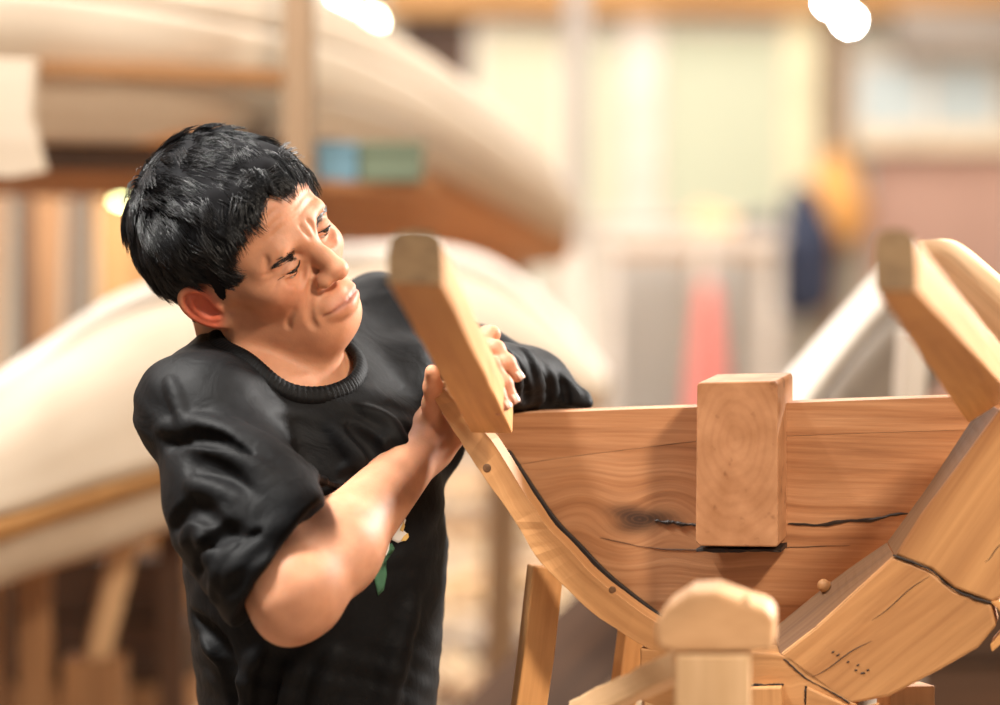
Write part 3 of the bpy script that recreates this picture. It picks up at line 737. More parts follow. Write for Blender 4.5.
# printed motif on the chest, mostly behind the forearm
prm = {'white': plain('white shirt print', (.80, .78, .74), var=.05), 'yellow': plain('yellow shirt print', (.75, .50, .16), var=.05), 'green': plain('green shirt print', (.04, .13, .07), var=.3, sc=60)}
def patch(name, poly, col, lift=.0012):
    cx = sum(p[0] for p in poly) / len(poly); cy = sum(p[1] for p in poly) / len(poly); V = []; Fc = []; m = len(poly)
    rings = 4
    qq, _ = shirt.hits([(cx + (x - cx) * r / rings, cy + (y - cy) * r / rings) for r in range(rings + 1) for x, y in poly])
    V = [q + nz(CAM - q) * lift for q in qq]
    for r in range(rings):
        for k in range(m): Fc.append((r * m + k, r * m + (k + 1) % m, (r + 1) * m + (k + 1) % m, (r + 1) * m + k))
    mk(name, V, Fc, prm[col], tee, smooth=True, solid=.0003)
patch('shirt_print', [(392, 540), (394, 530), (399, 520), (404, 516), (406, 520), (403, 530), (408, 534), (406, 540), (398, 543)], 'white', .0016)
patch('shirt_print', [(400, 530), (404, 521), (405, 526), (403, 532)], 'yellow', .0024)
patch('shirt_print', [(401, 541), (404, 536), (408, 533), (409, 537), (406, 541)], 'yellow', .0024)
patch('shirt_print', [(374, 556), (380, 548), (392, 543), (395, 549), (386, 556), (387, 575), (384, 590), (378, 596), (374, 578)], 'green')
patch('shirt_print', [(384, 552), (387, 544), (390, 542), (389, 550), (386, 556)], 'white', .0022)
# trousers and shoes below the frame
tr = Sdf()
tr.ell(pel - np.array([0, 0, .01]), (.150, .108, .100), k=.05, R=TB)
sh = []
for hip, kn, an in feet:
    tr.cap(hip, kn, .092, .066, k=.04); tr.cap(kn, an, .064, .056, k=.03)
V3, Q3 = tr.mesh(np.array([-.75, 2.60, .03]), np.array([.35, 3.75, .80]), .008)
mk('trousers', V3, Q3, plain('dark grey trousers', (.035, .037, .042), rough=.9), man, smooth=True)
for hip, kn, an in feet:
    q = Sdf(); t = an + fw * .13; q.cap(an - [0, 0, .02], an - [0, 0, .035] - fw * .03, .045, .040, k=.02); q.cap(an - [0, 0, .035], np.array([t[0], t[1], .034]), .040, .034, k=.03)
    Vs, Qs = q.mesh(an - np.array([.3, .3, .12]), an + np.array([.3, .3, .1]), .006); Vs[:, 2] = np.maximum(Vs[:, 2], .001)
    mk('shoe', Vs, Qs, plain('black work shoe', (.02, .02, .02), rough=.5), man, smooth=True)
# ================================================================== THE BOAT FRAME
boat = empty('unfinished_boat', (.10, 3.05, .78), 'unfinished wooden boat with curved ribs and a knotty end board, nearest the viewer', 'boat')
TH = math.radians(13)
BN = np.array([-math.sin(TH), -math.cos(TH), 0.0])                 # front normal of the cross members
BX = np.array([math.cos(TH), -math.sin(TH), 0.0])
B0 = P(600, 450, 3.115)                                              # a point on the board's front face
B1 = P(600, 560, 3.000)                                              # a point on the rib's front face
def bp_(x, y, o=B0): return on_plane(x, y, o, BN)
# --- end board: dense grid carrying grain that bends round a knot
def board(name, top, bot, thick, knot=None, crack=None, dens=.0016, seed=0):
    """top / bot: pixel polylines (same x range); face between them"""
    n = 330 if not LOW else 160; m = 90 if not LOW else 44
    T = resample([bp_(*q) for q in top], n); Bt = resample([bp_(*q) for q in bot], n)
    g = np.zeros((n, m, 3)); t = np.linspace(0, 1, m)[None, :, None]
    g = T[:, None] * (1 - t) + Bt[:, None] * t
    V = g.reshape(-1, 3)
    u = (V - B0) @ BX; v = V[:, 2] - B0[2]
    gu, gv = u.copy(), v.copy(); kn = np.zeros(len(V)); ck = np.zeros(len(V)); kr = np.zeros(len(V))
    if knot is not None:
        kc = bp_(*knot); ku = (kc - B0) @ BX; kv = kc[2] - B0[2]
        du = (u - ku) / 2.4; dv = v - kv; r2 = du * du + dv * dv; a2 = .018 ** 2
        gv = kv + dv * (1 - a2 / (r2 + a2 * .9)) ; gv += .010 * np.exp(-r2 / .05 ** 2) * np.sin(u * 60)
        kn = np.exp(-(r2 / ((.0148 + .0030 * np.sin(np.arctan2(dv, du) * 3 + 1)) ** 2)) ** 1.5) * .92; kr = np.sqrt(r2)
    if crack is not None:
        cp = np.array([[(bp_(*q) - B0) @ BX, bp_(*q)[2] - B0[2]] for q in crack]); cz = np.interp(u, cp[:, 0], cp[:, 1]) + .0008 * np.sin(u * 230) + .0006 * np.sin(u * 610)
        inside = (u > cp[0, 0]) & (u < cp[-1, 0]); s = (u - cp[0, 0]) / (cp[-1, 0] - cp[0, 0])
        wd = .0010 + .0012 * np.clip(np.sin(math.pi * np.clip(s, 0, 1)), 0, 1) ** .5
        ck = np.exp(-((v - cz) / wd) ** 2) * inside
    V = V - BN * (ck * .003)[:, None]
    Vb = np.vstack([V, T - BN * 0 - BN * thick, Bt - BN * thick]); idx = np.arange(n * m).reshape(n, m); o1 = n * m; o2 = o1 + n
    Fc = [(idx[i, j], idx[i, j + 1], idx[i + 1, j + 1], idx[i + 1, j]) for i in range(n - 1) for j in range(m - 1)]
    Fc += [(idx[i, 0], idx[i + 1, 0], o1 + i + 1, o1 + i) for i in range(n - 1)] + [(idx[i, m - 1], o2 + i, o2 + i + 1, idx[i + 1, m - 1]) for i in range(n - 1)]
    Fc += [(o1 + i, o1 + i + 1, o2 + i + 1, o2 + i) for i in range(n - 1)]
    Fc += [tuple(idx[0, ::-1]) + (o1, o2), tuple(idx[n - 1, :]) + (o2 + n - 1, o1 + n - 1)]
    e = 2 * n; pad = lambda q, val=0.: np.concatenate([q, np.full(e, val)])
    uu = np.concatenate([gu, (T - B0) @ BX, (Bt - B0) @ BX]); vv = np.concatenate([gv, T[:, 2] - B0[2], Bt[:, 2] - B0[2]])
    G = np.stack([uu + seed * 1.7, vv + seed * .31, pad(0 * u, .02)], 1)
    return mk(name, Vb, Fc, boardmat, boat, None, attrs={'g': G, 'knot': pad(kn), 'crack': pad(ck), 'kr': pad(kr, .1)})
m_, t_, b_ = nt('figured end board wood'); boardmat = m_
at = N(t_, 'ShaderNodeAttribute', attribute_name='g')
def mapn(sc_): q = N(t_, 'ShaderNodeMapping'); q.inputs['Scale'].default_value = sc_; t_.links.new(at.outputs['Vector'], q.inputs[0]); return q.outputs[0]
n1 = N(t_, 'ShaderNodeTexNoise', i_Scale=1.0, i_Detail=7.0, i_Roughness=.62, i_Distortion=.4); t_.links.new(mapn((2.4, 46, 10)), n1.inputs[0])
n2 = N(t_, 'ShaderNodeTexNoise', i_Scale=1.0, i_Detail=3.0); t_.links.new(mapn((8, 320, 50)), n2.inputs[0])
wv = N(t_, 'ShaderNodeTexWave', i_Scale=1.0, i_Distortion=3.0, i_Detail=3.0); wv.bands_direction = 'Y'; wv.inputs['Detail Scale'].default_value = .8; t_.links.new(mapn((1.2, 17, 1)), wv.inputs[0])
c = ramp(t_, n1.outputs[0], [(.26, (.22, .085, .032)), (.44, (.39, .175, .072)), (.70, (.54, .28, .135))])
c = mix(t_, .28, c, ramp(t_, n2.outputs[0], [(.32, (.62, .50, .42)), (.55, (1, 1, 1))]), 'MULTIPLY')
c = mix(t_, .22, c, ramp(t_, wv.outputs[0], [(.0, (.62, .48, .40)), (.22, (1, .98, .96)), (1., (1.06, 1.02, 1.))]), 'MULTIPLY')
ak = N(t_, 'ShaderNodeAttribute', attribute_name='knot'); ac = N(t_, 'ShaderNodeAttribute', attribute_name='crack'); ar = N(t_, 'ShaderNodeAttribute', attribute_name='kr')
ms = N(t_, 'ShaderNodeMath', operation='SINE'); mm = N(t_, 'ShaderNodeMath', operation='MULTIPLY'); mm.inputs[1].default_value = 2100.; t_.links.new(ar.outputs['Fac'], mm.inputs[0]); t_.links.new(mm.outputs[0], ms.inputs[0])
kc_ = ramp(t_, ms.outputs[0], [(.2, (.012, .005, .003)), (.9, (.060, .024, .011))])
c = mix(t_, ak.outputs['Fac'], c, kc_); c = mix(t_, ac.outputs['Fac'], c, (.02, .008, .004))
t_.links.new(c, b_.inputs['Base Color']); b_.inputs['Roughness'].default_value = .55
bpn = N(t_, 'ShaderNodeBump', i_Strength=.3, i_Distance=.001); t_.links.new(n2.outputs[0], bpn.inputs['Height']); t_.links.new(bpn.outputs[0], b_.inputs['Normal'])
xs = [498, 560, 640, 700, 790, 870, 960, 1010]
seam = [(498, 468), (560, 458), (640, 448), (700, 441), (790, 436), (870, 433), (960, 430), (1010, 428)]
topl = [(498, 414), (560, 412), (640, 409), (700, 407), (790, 403), (870, 400), (960, 397), (1010, 395)]
board('upper_plank', topl, [(x, y - .15) for x, y in seam], .040, seed=1)
curve = [(500, 440), (520, 480), (548, 520), (580, 556), (620, 592), (660, 620), (700, 640), (760, 650), (820, 622), (880, 572), (930, 520), (975, 450), (1010, 432)]
cx = [q[0] for q in curve]; cy = [q[1] for q in curve]
xx = np.linspace(498, 1010, 26)
low_b = [(x, max(float(np.interp(x, cx, cy)) + 14, float(np.interp(x, [q[0] for q in seam], [q[1] for q in seam])) + 4)) for x in xx]
low_t = [(x, float(np.interp(x, [q[0] for q in seam], [q[1] for q in seam])) + .15) for x in xx]
board('lower_plank', low_t, low_b, .040, knot=(640, 519), seed=2)
def sliver(pts, r, name='crack'):
    q = resample([bp_(*p) for p in pts], 60); s_ = np.linspace(0, 1, 60); q[:, 2] += .0006 * np.sin(s_ * 17) + .0002 * np.sin(s_ * 57)
    V, Fc = tube_geo(q - BN * -.0004, r * (.25 + np.sin(math.pi * np.clip(s_, .02, .98)) ** .6 * (.8 + .3 * np.sin(s_ * 23))), 6); mk(name, V, Fc, M['gap'], boat, frame_of(BX))
sliver([(788, 524), (815, 525), (840, 522), (868, 520), (890, 516), (908, 513)], .0019)
sliver([(655, 521), (675, 523), (700, 526)], .0020)
sliver([(600, 538), (640, 546), (690, 550), (740, 549), (790, 548), (850, 545)], .0004, 'check_crack')
# --- beam end notched over the board
blk = empty('beam_end', (0, 0, 0), None, None); blk.parent = boat; blk.location = (0, 0, 0)
def ringsmat():
    m, t, b = nt('end grain rings'); at = N(t, 'ShaderNodeAttribute', attribute_name='g')
    mp = N(t, 'ShaderNodeMapping'); mp.inputs['Scale'].default_value = (1, .62, .04); t.links.new(at.outputs['Vector'], mp.inputs[0])
    wv = N(t, 'ShaderNodeTexWave', i_Scale=38.0, i_Distortion=3.0, i_Detail=3.0); wv.wave_type = 'RINGS'; wv.rings_direction = 'SPHERICAL'; wv.inputs['Detail Scale'].default_value = 1.2; t.links.new(mp.outputs[0], wv.inputs[0])
    n1 = N(t, 'ShaderNodeTexNoise', i_Scale=28.0, i_Detail=6.0); t.links.new(at.outputs['Vector'], n1.inputs[0])
    c = ramp(t, n1.outputs[0], [(.3, (.34, .15, .06)), (.7, (.50, .25, .12))])
    c = mix(t, .2, c, ramp(t, wv.outputs[0], [(.0, (.70, .58, .50)), (.6, (1, 1, 1))]), 'MULTIPLY')
    n2 = N(t, 'ShaderNodeTexNoise', i_Scale=60.0, i_Detail=2.0); t.links.new(at.outputs['Vector'], n2.inputs[0])
    c = mix(t, .6, c, ramp(t, n2.outputs[0], [(.27, (.45, .35, .3)), (.36, (1, 1, 1))]), 'MULTIPLY')
    t.links.new(c, b.inputs['Base Color']); b.inputs['Roughness'].default_value = .55; return m
def block():
    o = B0 + BN * .068
    q = [(697, 385), (699, 382.5), (775, 381), (777.5, 384), (778, 545), (776, 547), (700, 546), (695.5, 542)]
    f = [on_plane(x, y, o, BN) for x, y in q]; n = len(f); cc = on_plane(735, 440, o, BN)
    f = np.array(f); V = np.vstack([f, f - BN * .125]); Fc = [tuple(range(n))[::-1], tuple(range(n, 2 * n))] + [(i, (i + 1) % n, (i + 1) % n + n, i + n) for i in range(n)]
    G = np.stack([(V - cc) @ BX, V[:, 2] - cc[2], (V - cc) @ BN], 1)
    return mk('beam_block', V, Fc, ringsmat(), boat, None, attrs={'g': G}, bevel=.0035)
bpy.data.objects.remove(blk)
block()
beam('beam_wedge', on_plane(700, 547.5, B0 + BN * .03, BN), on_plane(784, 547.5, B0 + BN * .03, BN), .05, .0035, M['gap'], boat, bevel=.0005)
# --- curved rib, near (left) arm
def rp(x, y): return on_plane(x, y, B1, BN)
ribL_out = [(430, 384), (434, 398), (458, 438), (484, 477), (518, 526), (537, 558), (581, 603), (616, 629), (672, 664)]
ribL_in = [(440, 383), (446, 391), (470, 416), (495, 446), (540, 517), (567, 547), (593, 575), (628, 603), (668, 630)]
strip_solid('curved_rib', [rp(*q) for q in ribL_in], [rp(*q) for q in ribL_out], -BN * .034, M['rib'], boat, n=40, bevel=.0025, wob=.0003)
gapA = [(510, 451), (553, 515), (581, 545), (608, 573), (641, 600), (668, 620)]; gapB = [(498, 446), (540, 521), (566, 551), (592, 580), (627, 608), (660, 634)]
strip_solid('gap_shade_strip', [on_plane(x, y, B0 + BN * .006, BN) for x, y in gapA], [on_plane(x, y, B0 + BN * .006, BN) for x, y in gapB], -BN * .05, M['gap'], boat, n=30, bevel=.001)  # blackish strip added for the shade between rib and board
# small dowel ends and knots on the rib
for x, y, r in ((487, 468, .0045), (612, 590, .0035)):
    c0 = rp(x, y); V, Fc = lathe_geo(c0 - BN * .004, [(.0, 0), (r, 0), (r, .0043), (r * .7, .0046), (.0002, .0047)], 14, BN)
    mk('peg', V, Fc, M['ribdark'], boat, frame_of(BN), smooth=False)
# floor timber crossing at the bottom
strip_solid('floor_timber', [rp(640, 648), rp(700, 652), rp(760, 652), rp(790, 656)], [rp(640, 700), rp(700, 720), rp(790, 722), rp(858, 706)], -BN * .05, M['rib'], boat, n=12)
prism('filler_block', [rp(752, 686), rp(783, 685), rp(786, 760), rp(750, 760)], BN * .012, M['rib'], boat, axis=UPV)
prism('lower_timber', [rp(807, 686), rp(855, 708), rp(880, 702), rp(880, 760), rp(805, 760)], BN * .004, M['rib'], boat, axis=RT)
# --- thick far (right) arm: two sawn segments
R_in_lo = [(779, 654), (815, 626), (850, 594), (894, 556)]
R_in_top = [(776, 628), (808, 600), (845, 570), (886, 543)]
R_out_lo = [(853, 706), (888, 697), (940, 670), (978, 648), (996, 627), (992, 606)]
o2 = B1 + BN * .0
seg_lo = [rp(x, y) for x, y in [(779, 655), (815, 627), (850, 595), (893, 556), (907, 562), (930, 571), (953, 590), (991, 604), (996, 626), (978, 648), (940, 670), (888, 697), (850, 704), (806, 678)]]
prism('rib_segment', seg_lo, -BN * .050, M['rib'], boat, axis=rp(900, 560) - rp(790, 650), bevel=.003)
seg_up = [rp(x, y) for x, y in [(895, 555), (908, 560.5), (931, 569), (954, 588), (992, 602.5), (1012, 590), (1060, 500), (1080, 420), (1000, 408), (960, 462), (920, 515)]]
prism('rib_segment', seg_up, -BN * .050, M['rib'], boat, axis=rp(1000, 410) - rp(900, 555), bevel=.003)
# inner ledge of the right arm, in a darker brown
b2 = B1 - BN * .050
def rq(x, y): return on_plane(x, y, b2, BN)
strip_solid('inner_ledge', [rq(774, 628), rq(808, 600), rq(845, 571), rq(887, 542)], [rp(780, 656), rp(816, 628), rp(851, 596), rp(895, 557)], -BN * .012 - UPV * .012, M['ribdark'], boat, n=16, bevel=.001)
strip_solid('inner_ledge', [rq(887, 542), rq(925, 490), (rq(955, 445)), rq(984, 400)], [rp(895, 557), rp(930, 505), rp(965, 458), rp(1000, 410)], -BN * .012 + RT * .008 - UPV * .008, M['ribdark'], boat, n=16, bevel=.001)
V, Fc = lathe_geo(P(829, 590, 3.005) , [(.0, 0), (.0075, 0), (.0080, .004), (.0062, .012), (.0066, .017), (.004, .020), (.0002, .021)], 16, BN + UPV * .5 - RT * .3)
mk('rib_peg', V, Fc, M['rib'], boat, frame_of(BN), smooth=True)
V, Fc = lathe_geo(P(845, 600, 2.99) , [(.0, 0), (.010, 0), (.011, .006), (.008, .010), (.0002, .011)], 12, BN + UPV * .3)
mk('rib_peg', V, Fc, M['ribdark'], boat, frame_of(BN), smooth=True)
# outer strip of the far arm
strip_solid('outer_strip', [rp(990, 602), rp(1000, 612), rp(1003, 628), rp(990, 645)], [rp(999, 600), rp(1010, 612), rp(1012, 632), rp(992, 652)], BN * .003 - BN * .05, M['beam'], boat, n=10, bevel=.001)
# nail holes and short checks in the lower segment
for x, y, l, a in ((838, 655, 4, .6), (833, 652, 3, .6), (848, 662, 3, .3), (856, 670, 3, 0), (863, 673, 5, .1), (858, 665, 3, .5), (868, 670, 3, .3)):
    c0 = rp(x, y) + BN * .0002; d_ = BX * math.cos(a) + np.array([0, 0, 1]) * math.sin(a)
    V, Fc = tube_geo([c0 - d_ * l * .0005, c0, c0 + d_ * l * .0005], [.0005, .001, .0005], 6); mk('nail_hole', V, Fc, M['gap'], boat, frame_of(BN))
for a, b in (((812, 677), (872, 640)), ((872, 620), (930, 575)), ((985, 562), (1004, 542))):
    pts = [rp(a[0] + (b[0] - a[0]) * t, a[1] + (b[1] - a[1]) * t + 1.5 * math.sin(t * 7)) + BN * .0001 for t in np.linspace(0, 1, 12)]
    V, Fc = tube_geo(pts, .0006 * np.sin(np.linspace(.2, 2.9, 12)), 5); mk('check_crack', V, Fc, M['gap'], boat, frame_of(BX))
# joint lines
def joint(pts, r, o=rp):
    q = resample([o(*p) for p in pts], 26); q = q + rng.normal(size=q.shape) * .0003; V, Fc = tube_geo(q + BN * .0002, r * (1 + .4 * np.sin(np.linspace(0, 9, 26))), 6); mk('joint_gap', V, Fc, M['gap'], boat, frame_of(BX))
joint([(893, 555), (908, 561), (930, 570), (953, 589), (974, 598), (992, 603)], .0011)
joint([(784, 659), (806, 678), (828, 690), (850, 703)], .0007)
joint([(806, 686), (805, 705), (804, 730)], .0011)
joint([(752, 685), (768, 684.5), (783, 684.5)], .0010)
# --- beams running from the frame towards the viewer
def big_beam(name, e, D0, lo, D1, h0, round_=0.2, right_ext=None):
    """e: end face corners tl,tr,br,bl px at depth D0 ; lo: bl,br pixels of underside's far end at depth D1"""
    E = [P(x, y, D0) for x, y in e]; axis = (P(*lo[0], D1) - E[3])
    n = 14; V = []; prof = []
    # rounded top profile in the end face
    tl, tr, br, bl = E
    pr = [bl, bl + (tl - bl) * .55, bl + (tl - bl) * .86 + (tr - tl) * .06, tl + (tr - tl) * .22, tl + (tr - tl) * .5 + (tl - bl) * .03, tl + (tr - tl) * .80, br + (tr - br) * .84 + (tl - tr) * .03, br + (tr - br) * .5, br]
    far = P(*lo[0], D1), P(*lo[1], D1)
    G = frame_of(axis, UPV)
    for i in range(n + 1):
        t = i / n
        for k, p in enumerate(pr):
            w = np.dot(p - bl, nz(br - bl)) / np.linalg.norm(br - bl); hgt = p - bl - (br - bl) * w
            V.append((bl * (1 - t) + far[0] * t) + ((br - bl) * (1 - t) + (far[1] - far[0]) * t) * w + hgt + rng.normal(size=3) * .0003)
    m = len(pr); Fc = [(i * m + k, (i + 1) * m + k, (i + 1) * m + (k + 1) % m, i * m + (k + 1) % m) for i in range(n) for k in range(m)]
    Fc += [tuple(range(m)), tuple(range(n * m, n * m + m))[::-1]]
    o = mk(name, V, Fc, M['beam'], boat, G, bevel=.002)
    # rough end face as its own thin slab
    f = [p - nz(axis) * .0012 for p in pr]; f2 = [p - nz(axis) * .0001 for p in pr]
    Vc = f + f2; Fk = [tuple(range(m)), tuple(range(m, 2 * m))[::-1]] + [(k, m + k, m + (k + 1) % m, (k + 1) % m) for k in range(m)]
    mk('end_face', Vc, Fk, M['endg'], boat, frame_of(RT)); return o
big_beam('gunwale_beam', [(387, 231), (443, 231), (443, 285), (388, 283)], 2.42, [(471, 433), (513, 434)], 2.985, .05)
big_beam('gunwale_beam', [(871, 231), (917, 231), (917, 291), (875, 291)], 2.34, [(968, 424), (1012, 396)], 2.90, .05)
# outer planking strake beyond the right beam
loft('outer_strake', [[P(930, 240, 3.25), P(958, 242, 3.2), P(1000, 275, 3.1), P(1060, 330, 3.0)], [P(934, 300, 3.25), P(962, 306, 3.2), P(1003, 352, 3.1), P(1060, 420, 3.0)]], M['pale'], boat, n=20, m=4, solid=.018)
# --- post with faceted cap, nearer the viewer
post = empty('support_post', P(712, 705, 2.56) * [1, 1, 0], 'square wooden post with a pale faceted cap block, standing before the boat frame', 'post')
pn = np.array([-.10, -.99, 0]); po = P(712, 650, 2.56)
cp = lambda x, y: on_plane(x, y, po, nz(pn))
prism('cap_block', [cp(*q) for q in [(655, 622), (668, 607), (690, 592.5), (716, 591), (748, 603), (766, 608), (774, 618), (774, 651), (750, 652), (676, 653), (658, 648), (655, 636)]], np.array([.01, .075, 0]), M['cap'], post, axis=RT, bevel=.004)
prism('cap_splinter', [cp(742, 604), cp(747, 594), cp(751, 606)], np.array([0, .012, 0]), M['pale'], post, axis=UPV, bevel=.0003)
t0 = cp(675, 655); t1 = cp(750, 655); b0 = t0 * [1, 1, 0]; b1 = t1 * [1, 1, 0]
V = [t0, t1, b1, b0]; prism('post', [t0, t1, b1 + [.004, 0, 0], b0 - [.004, 0, 0]], np.array([.006, .06, 0]), M['pale'], post, axis=UPV, bevel=.002)
beam('diagonal_brace', P(580, 713, 2.90), P(684, 664, 2.64), .024, .024, M['pale'], boat)
# --- props
def prop(label, x0, y0, x1, y1, D, w, mat, yaw, Dz=0.):
    a = P(x0, y0, D + Dz); b = P(x1, y1, D); s = (b[2] - .001) / max(a[2] - b[2], 1e-3); foot = b + (b - a) * s
    r = empty('timber_prop', (float(foot[0]), float(foot[1]), 0), label, 'prop', 'props under the boat frame')
    beam('prop_shaft', foot, a, w, w * .8, mat, r, up=(math.sin(yaw), -math.cos(yaw), 0)); return r
prop('slender timber prop under the left rib, its left edge brightly lit', 546, 566, 529, 705, 3.10, .034, M['beam'], .22)
prop('timber prop under the bottom of the left rib, left of the narrower pale one', 632, 628, 621, 705, 3.12, .024, M['beam'], .5)
prop('narrow pale timber prop just left of the capped post', 656, 642, 650, 705, 3.14, .016, M['pale'], .2)
prop('square prop hidden low under the thick right rib', 905, 684, 905, 720, 3.02, .05, M['mdwood'], .2)

# ================================================================== THE WORKSHOP
def struct(o): o['kind'] = 'structure'; return o
def slab(name, x0, x1, y0, y1, z0, z1, mat, parent=None):
    V = [(x, y, z) for z in (z0, z1) for y in (y0, y1) for x in (x0, x1)]
    return mk(name, V, [(0, 1, 3, 2)[::-1], (4, 5, 7, 6), (0, 1, 5, 4), (2, 3, 7, 6)[::-1], (0, 2, 6, 4)[::-1], (1, 3, 7, 5)], mat, parent, np.eye(3))
YB = 15.0
floor_m = plain('dusty workshop floor', (.36, .27, .20), rough=.9, var=.35, sc=1.6, bump=.4)
struct(slab('floor', -5, 5, -1, YB + .2, -.1, 0, floor_m))
wallm = plain('cream painted wall', (.62, .59, .49), rough=.9, sc=.8, var=.08)
def WX(px): return (px - 500) / F * (YB / FW[1]) * 1.0
def WZ(py, y=YB): return float(on_plane(500, py, np.array([0, y, 0]), np.array([0, -1., 0]))[2])
def WXX(px, y=YB): return float(on_plane(px, 300, np.array([0, y, 0]), np.array([0, -1., 0]))[0])
struct(slab('wall_back', -5, 5, YB, YB + .2, 0, 3.6, wallm))
struct(slab('wall_left', -5.2, -5, -1, YB + .2, 0, 3.6, plain('brown board wall', (.45, .28, .14), sc=2, var=.3)))
struct(slab('wall_right', 5, 5.2, -1, YB + .2, 0, 3.6, wallm))
struct(slab('ceiling', -5.2, 5.2, 3.6, YB + .2, 3.6, 3.75, plain('ceiling boards', (.60, .45, .28), sc=2)))
# windows: daylight behind translucent sheeting
def window(n, x0, x1, y0, y1, frame, pane, strength, mull=1, y=YB - .03):
    X0, X1, Z0, Z1 = WXX(x0, y), WXX(x1, y), WZ(y1, y), WZ(y0, y); f = .05
    o = struct(slab('window_%d' % n, X0, X1, y - .02, y + .04, Z0, Z1, glow('daylight pane %d' % n, tuple(q * .8 for q in pane), strength * .45)))
    parts = []
    for a, b, c, d in ((X0 - f, X0, Z0 - f, Z1 + f), (X1, X1 + f, Z0 - f, Z1 + f), (X0, X1, Z0 - f, Z0), (X0, X1, Z1, Z1 + f)):
        m = slab('q', a, b, y - .05, y + .04, c, d, frame); parts.append(m)
    for i in range(1, mull + 1):
        xm = X0 + (X1 - X0) * i / (mull + 1); parts.append(slab('q', xm - .02, xm + .02, y - .045, y - .02, Z0, Z1, frame))
    geo = []
    for m in parts:
        geo.append((np.array([m.matrix_basis @ v.co for v in m.data.vertices]), [tuple(p.vertices) for p in m.data.polygons])); bpy.data.objects.remove(m)
    V, Fc = join_geo(geo); fr = mk('window_frame', V, Fc, frame, o, np.eye(3)); return o
window(1, 660, 780, 32, 214, M['white'], (.62, .64, .46), .24, 0)
window(2, 584, 622, 40, 214, M['white'], (.66, .66, .48), .22, 0)
window(3, 482, 560, 34, 200, M['white'], (.74, .70, .50), .22, 0)
window(4, 858, 992, 66, 128, M['white'], (.62, .70, .70), .26, 1)
def wallthing(name, x0, x1, y0, y1, d, mat, label, cat, y=YB):
    return tag(slab(name, WXX(x0, y), WXX(x1, y), y - d, y - .001, WZ(y1, y), WZ(y0, y), mat), label, cat)
wallthing('wall_post', 625, 655, -40, 225, .12, M['white'], 'tall white post between the two pale windows', 'post')
wallthing('wall_post', 782, 812, -40, 232, .12, plain('yellow white paint', (.80, .72, .48), sc=2), 'yellowish post right of the widest pale window', 'post')
wallthing('tie_beam', 385, 1010, -30, 14, .25, M['ygwood'], 'yellow-brown beam running along the top of the far wall', 'beam')
wallthing('dark_shutter', 400, 474, 20, 84, .06, M['dkwood'], 'dark shutter high on the far wall above the upper hull', 'shutter')
wallthing('high_shelf', 888, 1010, 12, 56, .3, M['grwood'], 'dark shelf above the bluish window at upper right', 'shelf')
wallthing('wall_panel', 868, 1010, 152, 420, .06, plain('dusty pink brown paint', (.50, .30, .23), sc=2), 'dull pink-brown panel below the bluish window', 'panel')
wallthing('window_sill', 850, 1010, 128, 150, .16, plain('beige ledge', (.78, .64, .46)), 'beige ledge between the bluish window and the pink-brown panel', 'ledge')
wallthing('wall_post', 822, 840, -40, 330, .14, M['tan'], 'brown post on the far wall with the orange jacket on it', 'post', YB - .0)
wallthing('wall_panel', 600, 800, 250, 420, .03, plain('pale grey plaster', (.58, .54, .49), sc=1, var=.2), 'pale grey wall panel under the white workbench top', 'panel')
# bench
by = 14.2
bench = empty('workbench', (WXX(690, by), by, 0), 'long white-topped workbench below the far windows', 'workbench')
slab('bench_top', WXX(596, by), WXX(776, by), by - .3, by + .35, WZ(244, by) , WZ(230, by), M['white'], bench)
for x in (606, 700, 766):
    for dy in (-.25, .28): slab('leg', WXX(x, by) - .03, WXX(x, by) + .03, by + dy - .03, by + dy + .03, 0, WZ(244, by), M['white'], bench)
slab('apron', WXX(600, by), WXX(772, by), by - .27, by - .24, WZ(254, by), WZ(244, by), M['pale'], bench)
zt = WZ(230, by)
def sdfthing(name, ops, h, mat, label, cat, z0=0):
    s = Sdf(); 
    for o in ops: (s.cap if o[0] == 'c' else s.ell)(*o[1:-1], k=o[-1])
    pts = np.array([o[1] for o in ops] + [o[2] if o[0] == 'c' else o[1] for o in ops]); r = max(float(np.max(o[3])) if o[0] == 'c' else float(np.max(o[2])) for o in ops) + .05
    V, Q = s.mesh(pts.min(0) - r, pts.max(0) + r, h, B=14); V[:, 2] = np.maximum(V[:, 2], z0)
    return tag(mk(name, V, Q, mat, smooth=True), label, cat)
ora = plain('orange cloth', (.86, .42, .12), sc=6); navy = plain('navy cloth', (.03, .04, .08), sc=6); redm = plain('red plastic', (.78, .20, .17), sc=3, rough=.4)
c = np.array([WXX(713, by), by, zt]); sdfthing('sack', [('e', c + [0, 0, .035], (.13, .09, .055), .03), ('e', c + [-.05, 0, .08], (.05, .05, .04), .03)], .02, plain('pale orange sack', (.85, .55, .30)), 'pale orange sack lying on the white workbench', 'sack', zt + .001)
c = np.array([WXX(755, by), by, zt]); sdfthing('tool_pouch', [('e', c + [0, 0, .03], (.10, .07, .045), .03), ('e', c + [.05, 0, .06], (.04, .04, .04), .03)], .02, plain('dark grey pouch', (.12, .11, .12)), 'dark pouch near the right end of the white workbench', 'pouch', zt + .001)
jy = YB - .25
def J(x, y, yy=jy): return np.array([WXX(x, yy), yy, WZ(y, yy)])
sdfthing('jacket', [('c', J(836, 165), J(836, 205), .075, .13, .05), ('c', J(822, 180), J(816, 218), .04, .045, .04), ('c', J(848, 180), J(858, 215), .04, .045, .04), ('c', J(836, 205), J(838, 222), .13, .13, .05)], .025, ora, 'orange jacket hanging on the brown post at the far wall', 'jacket')
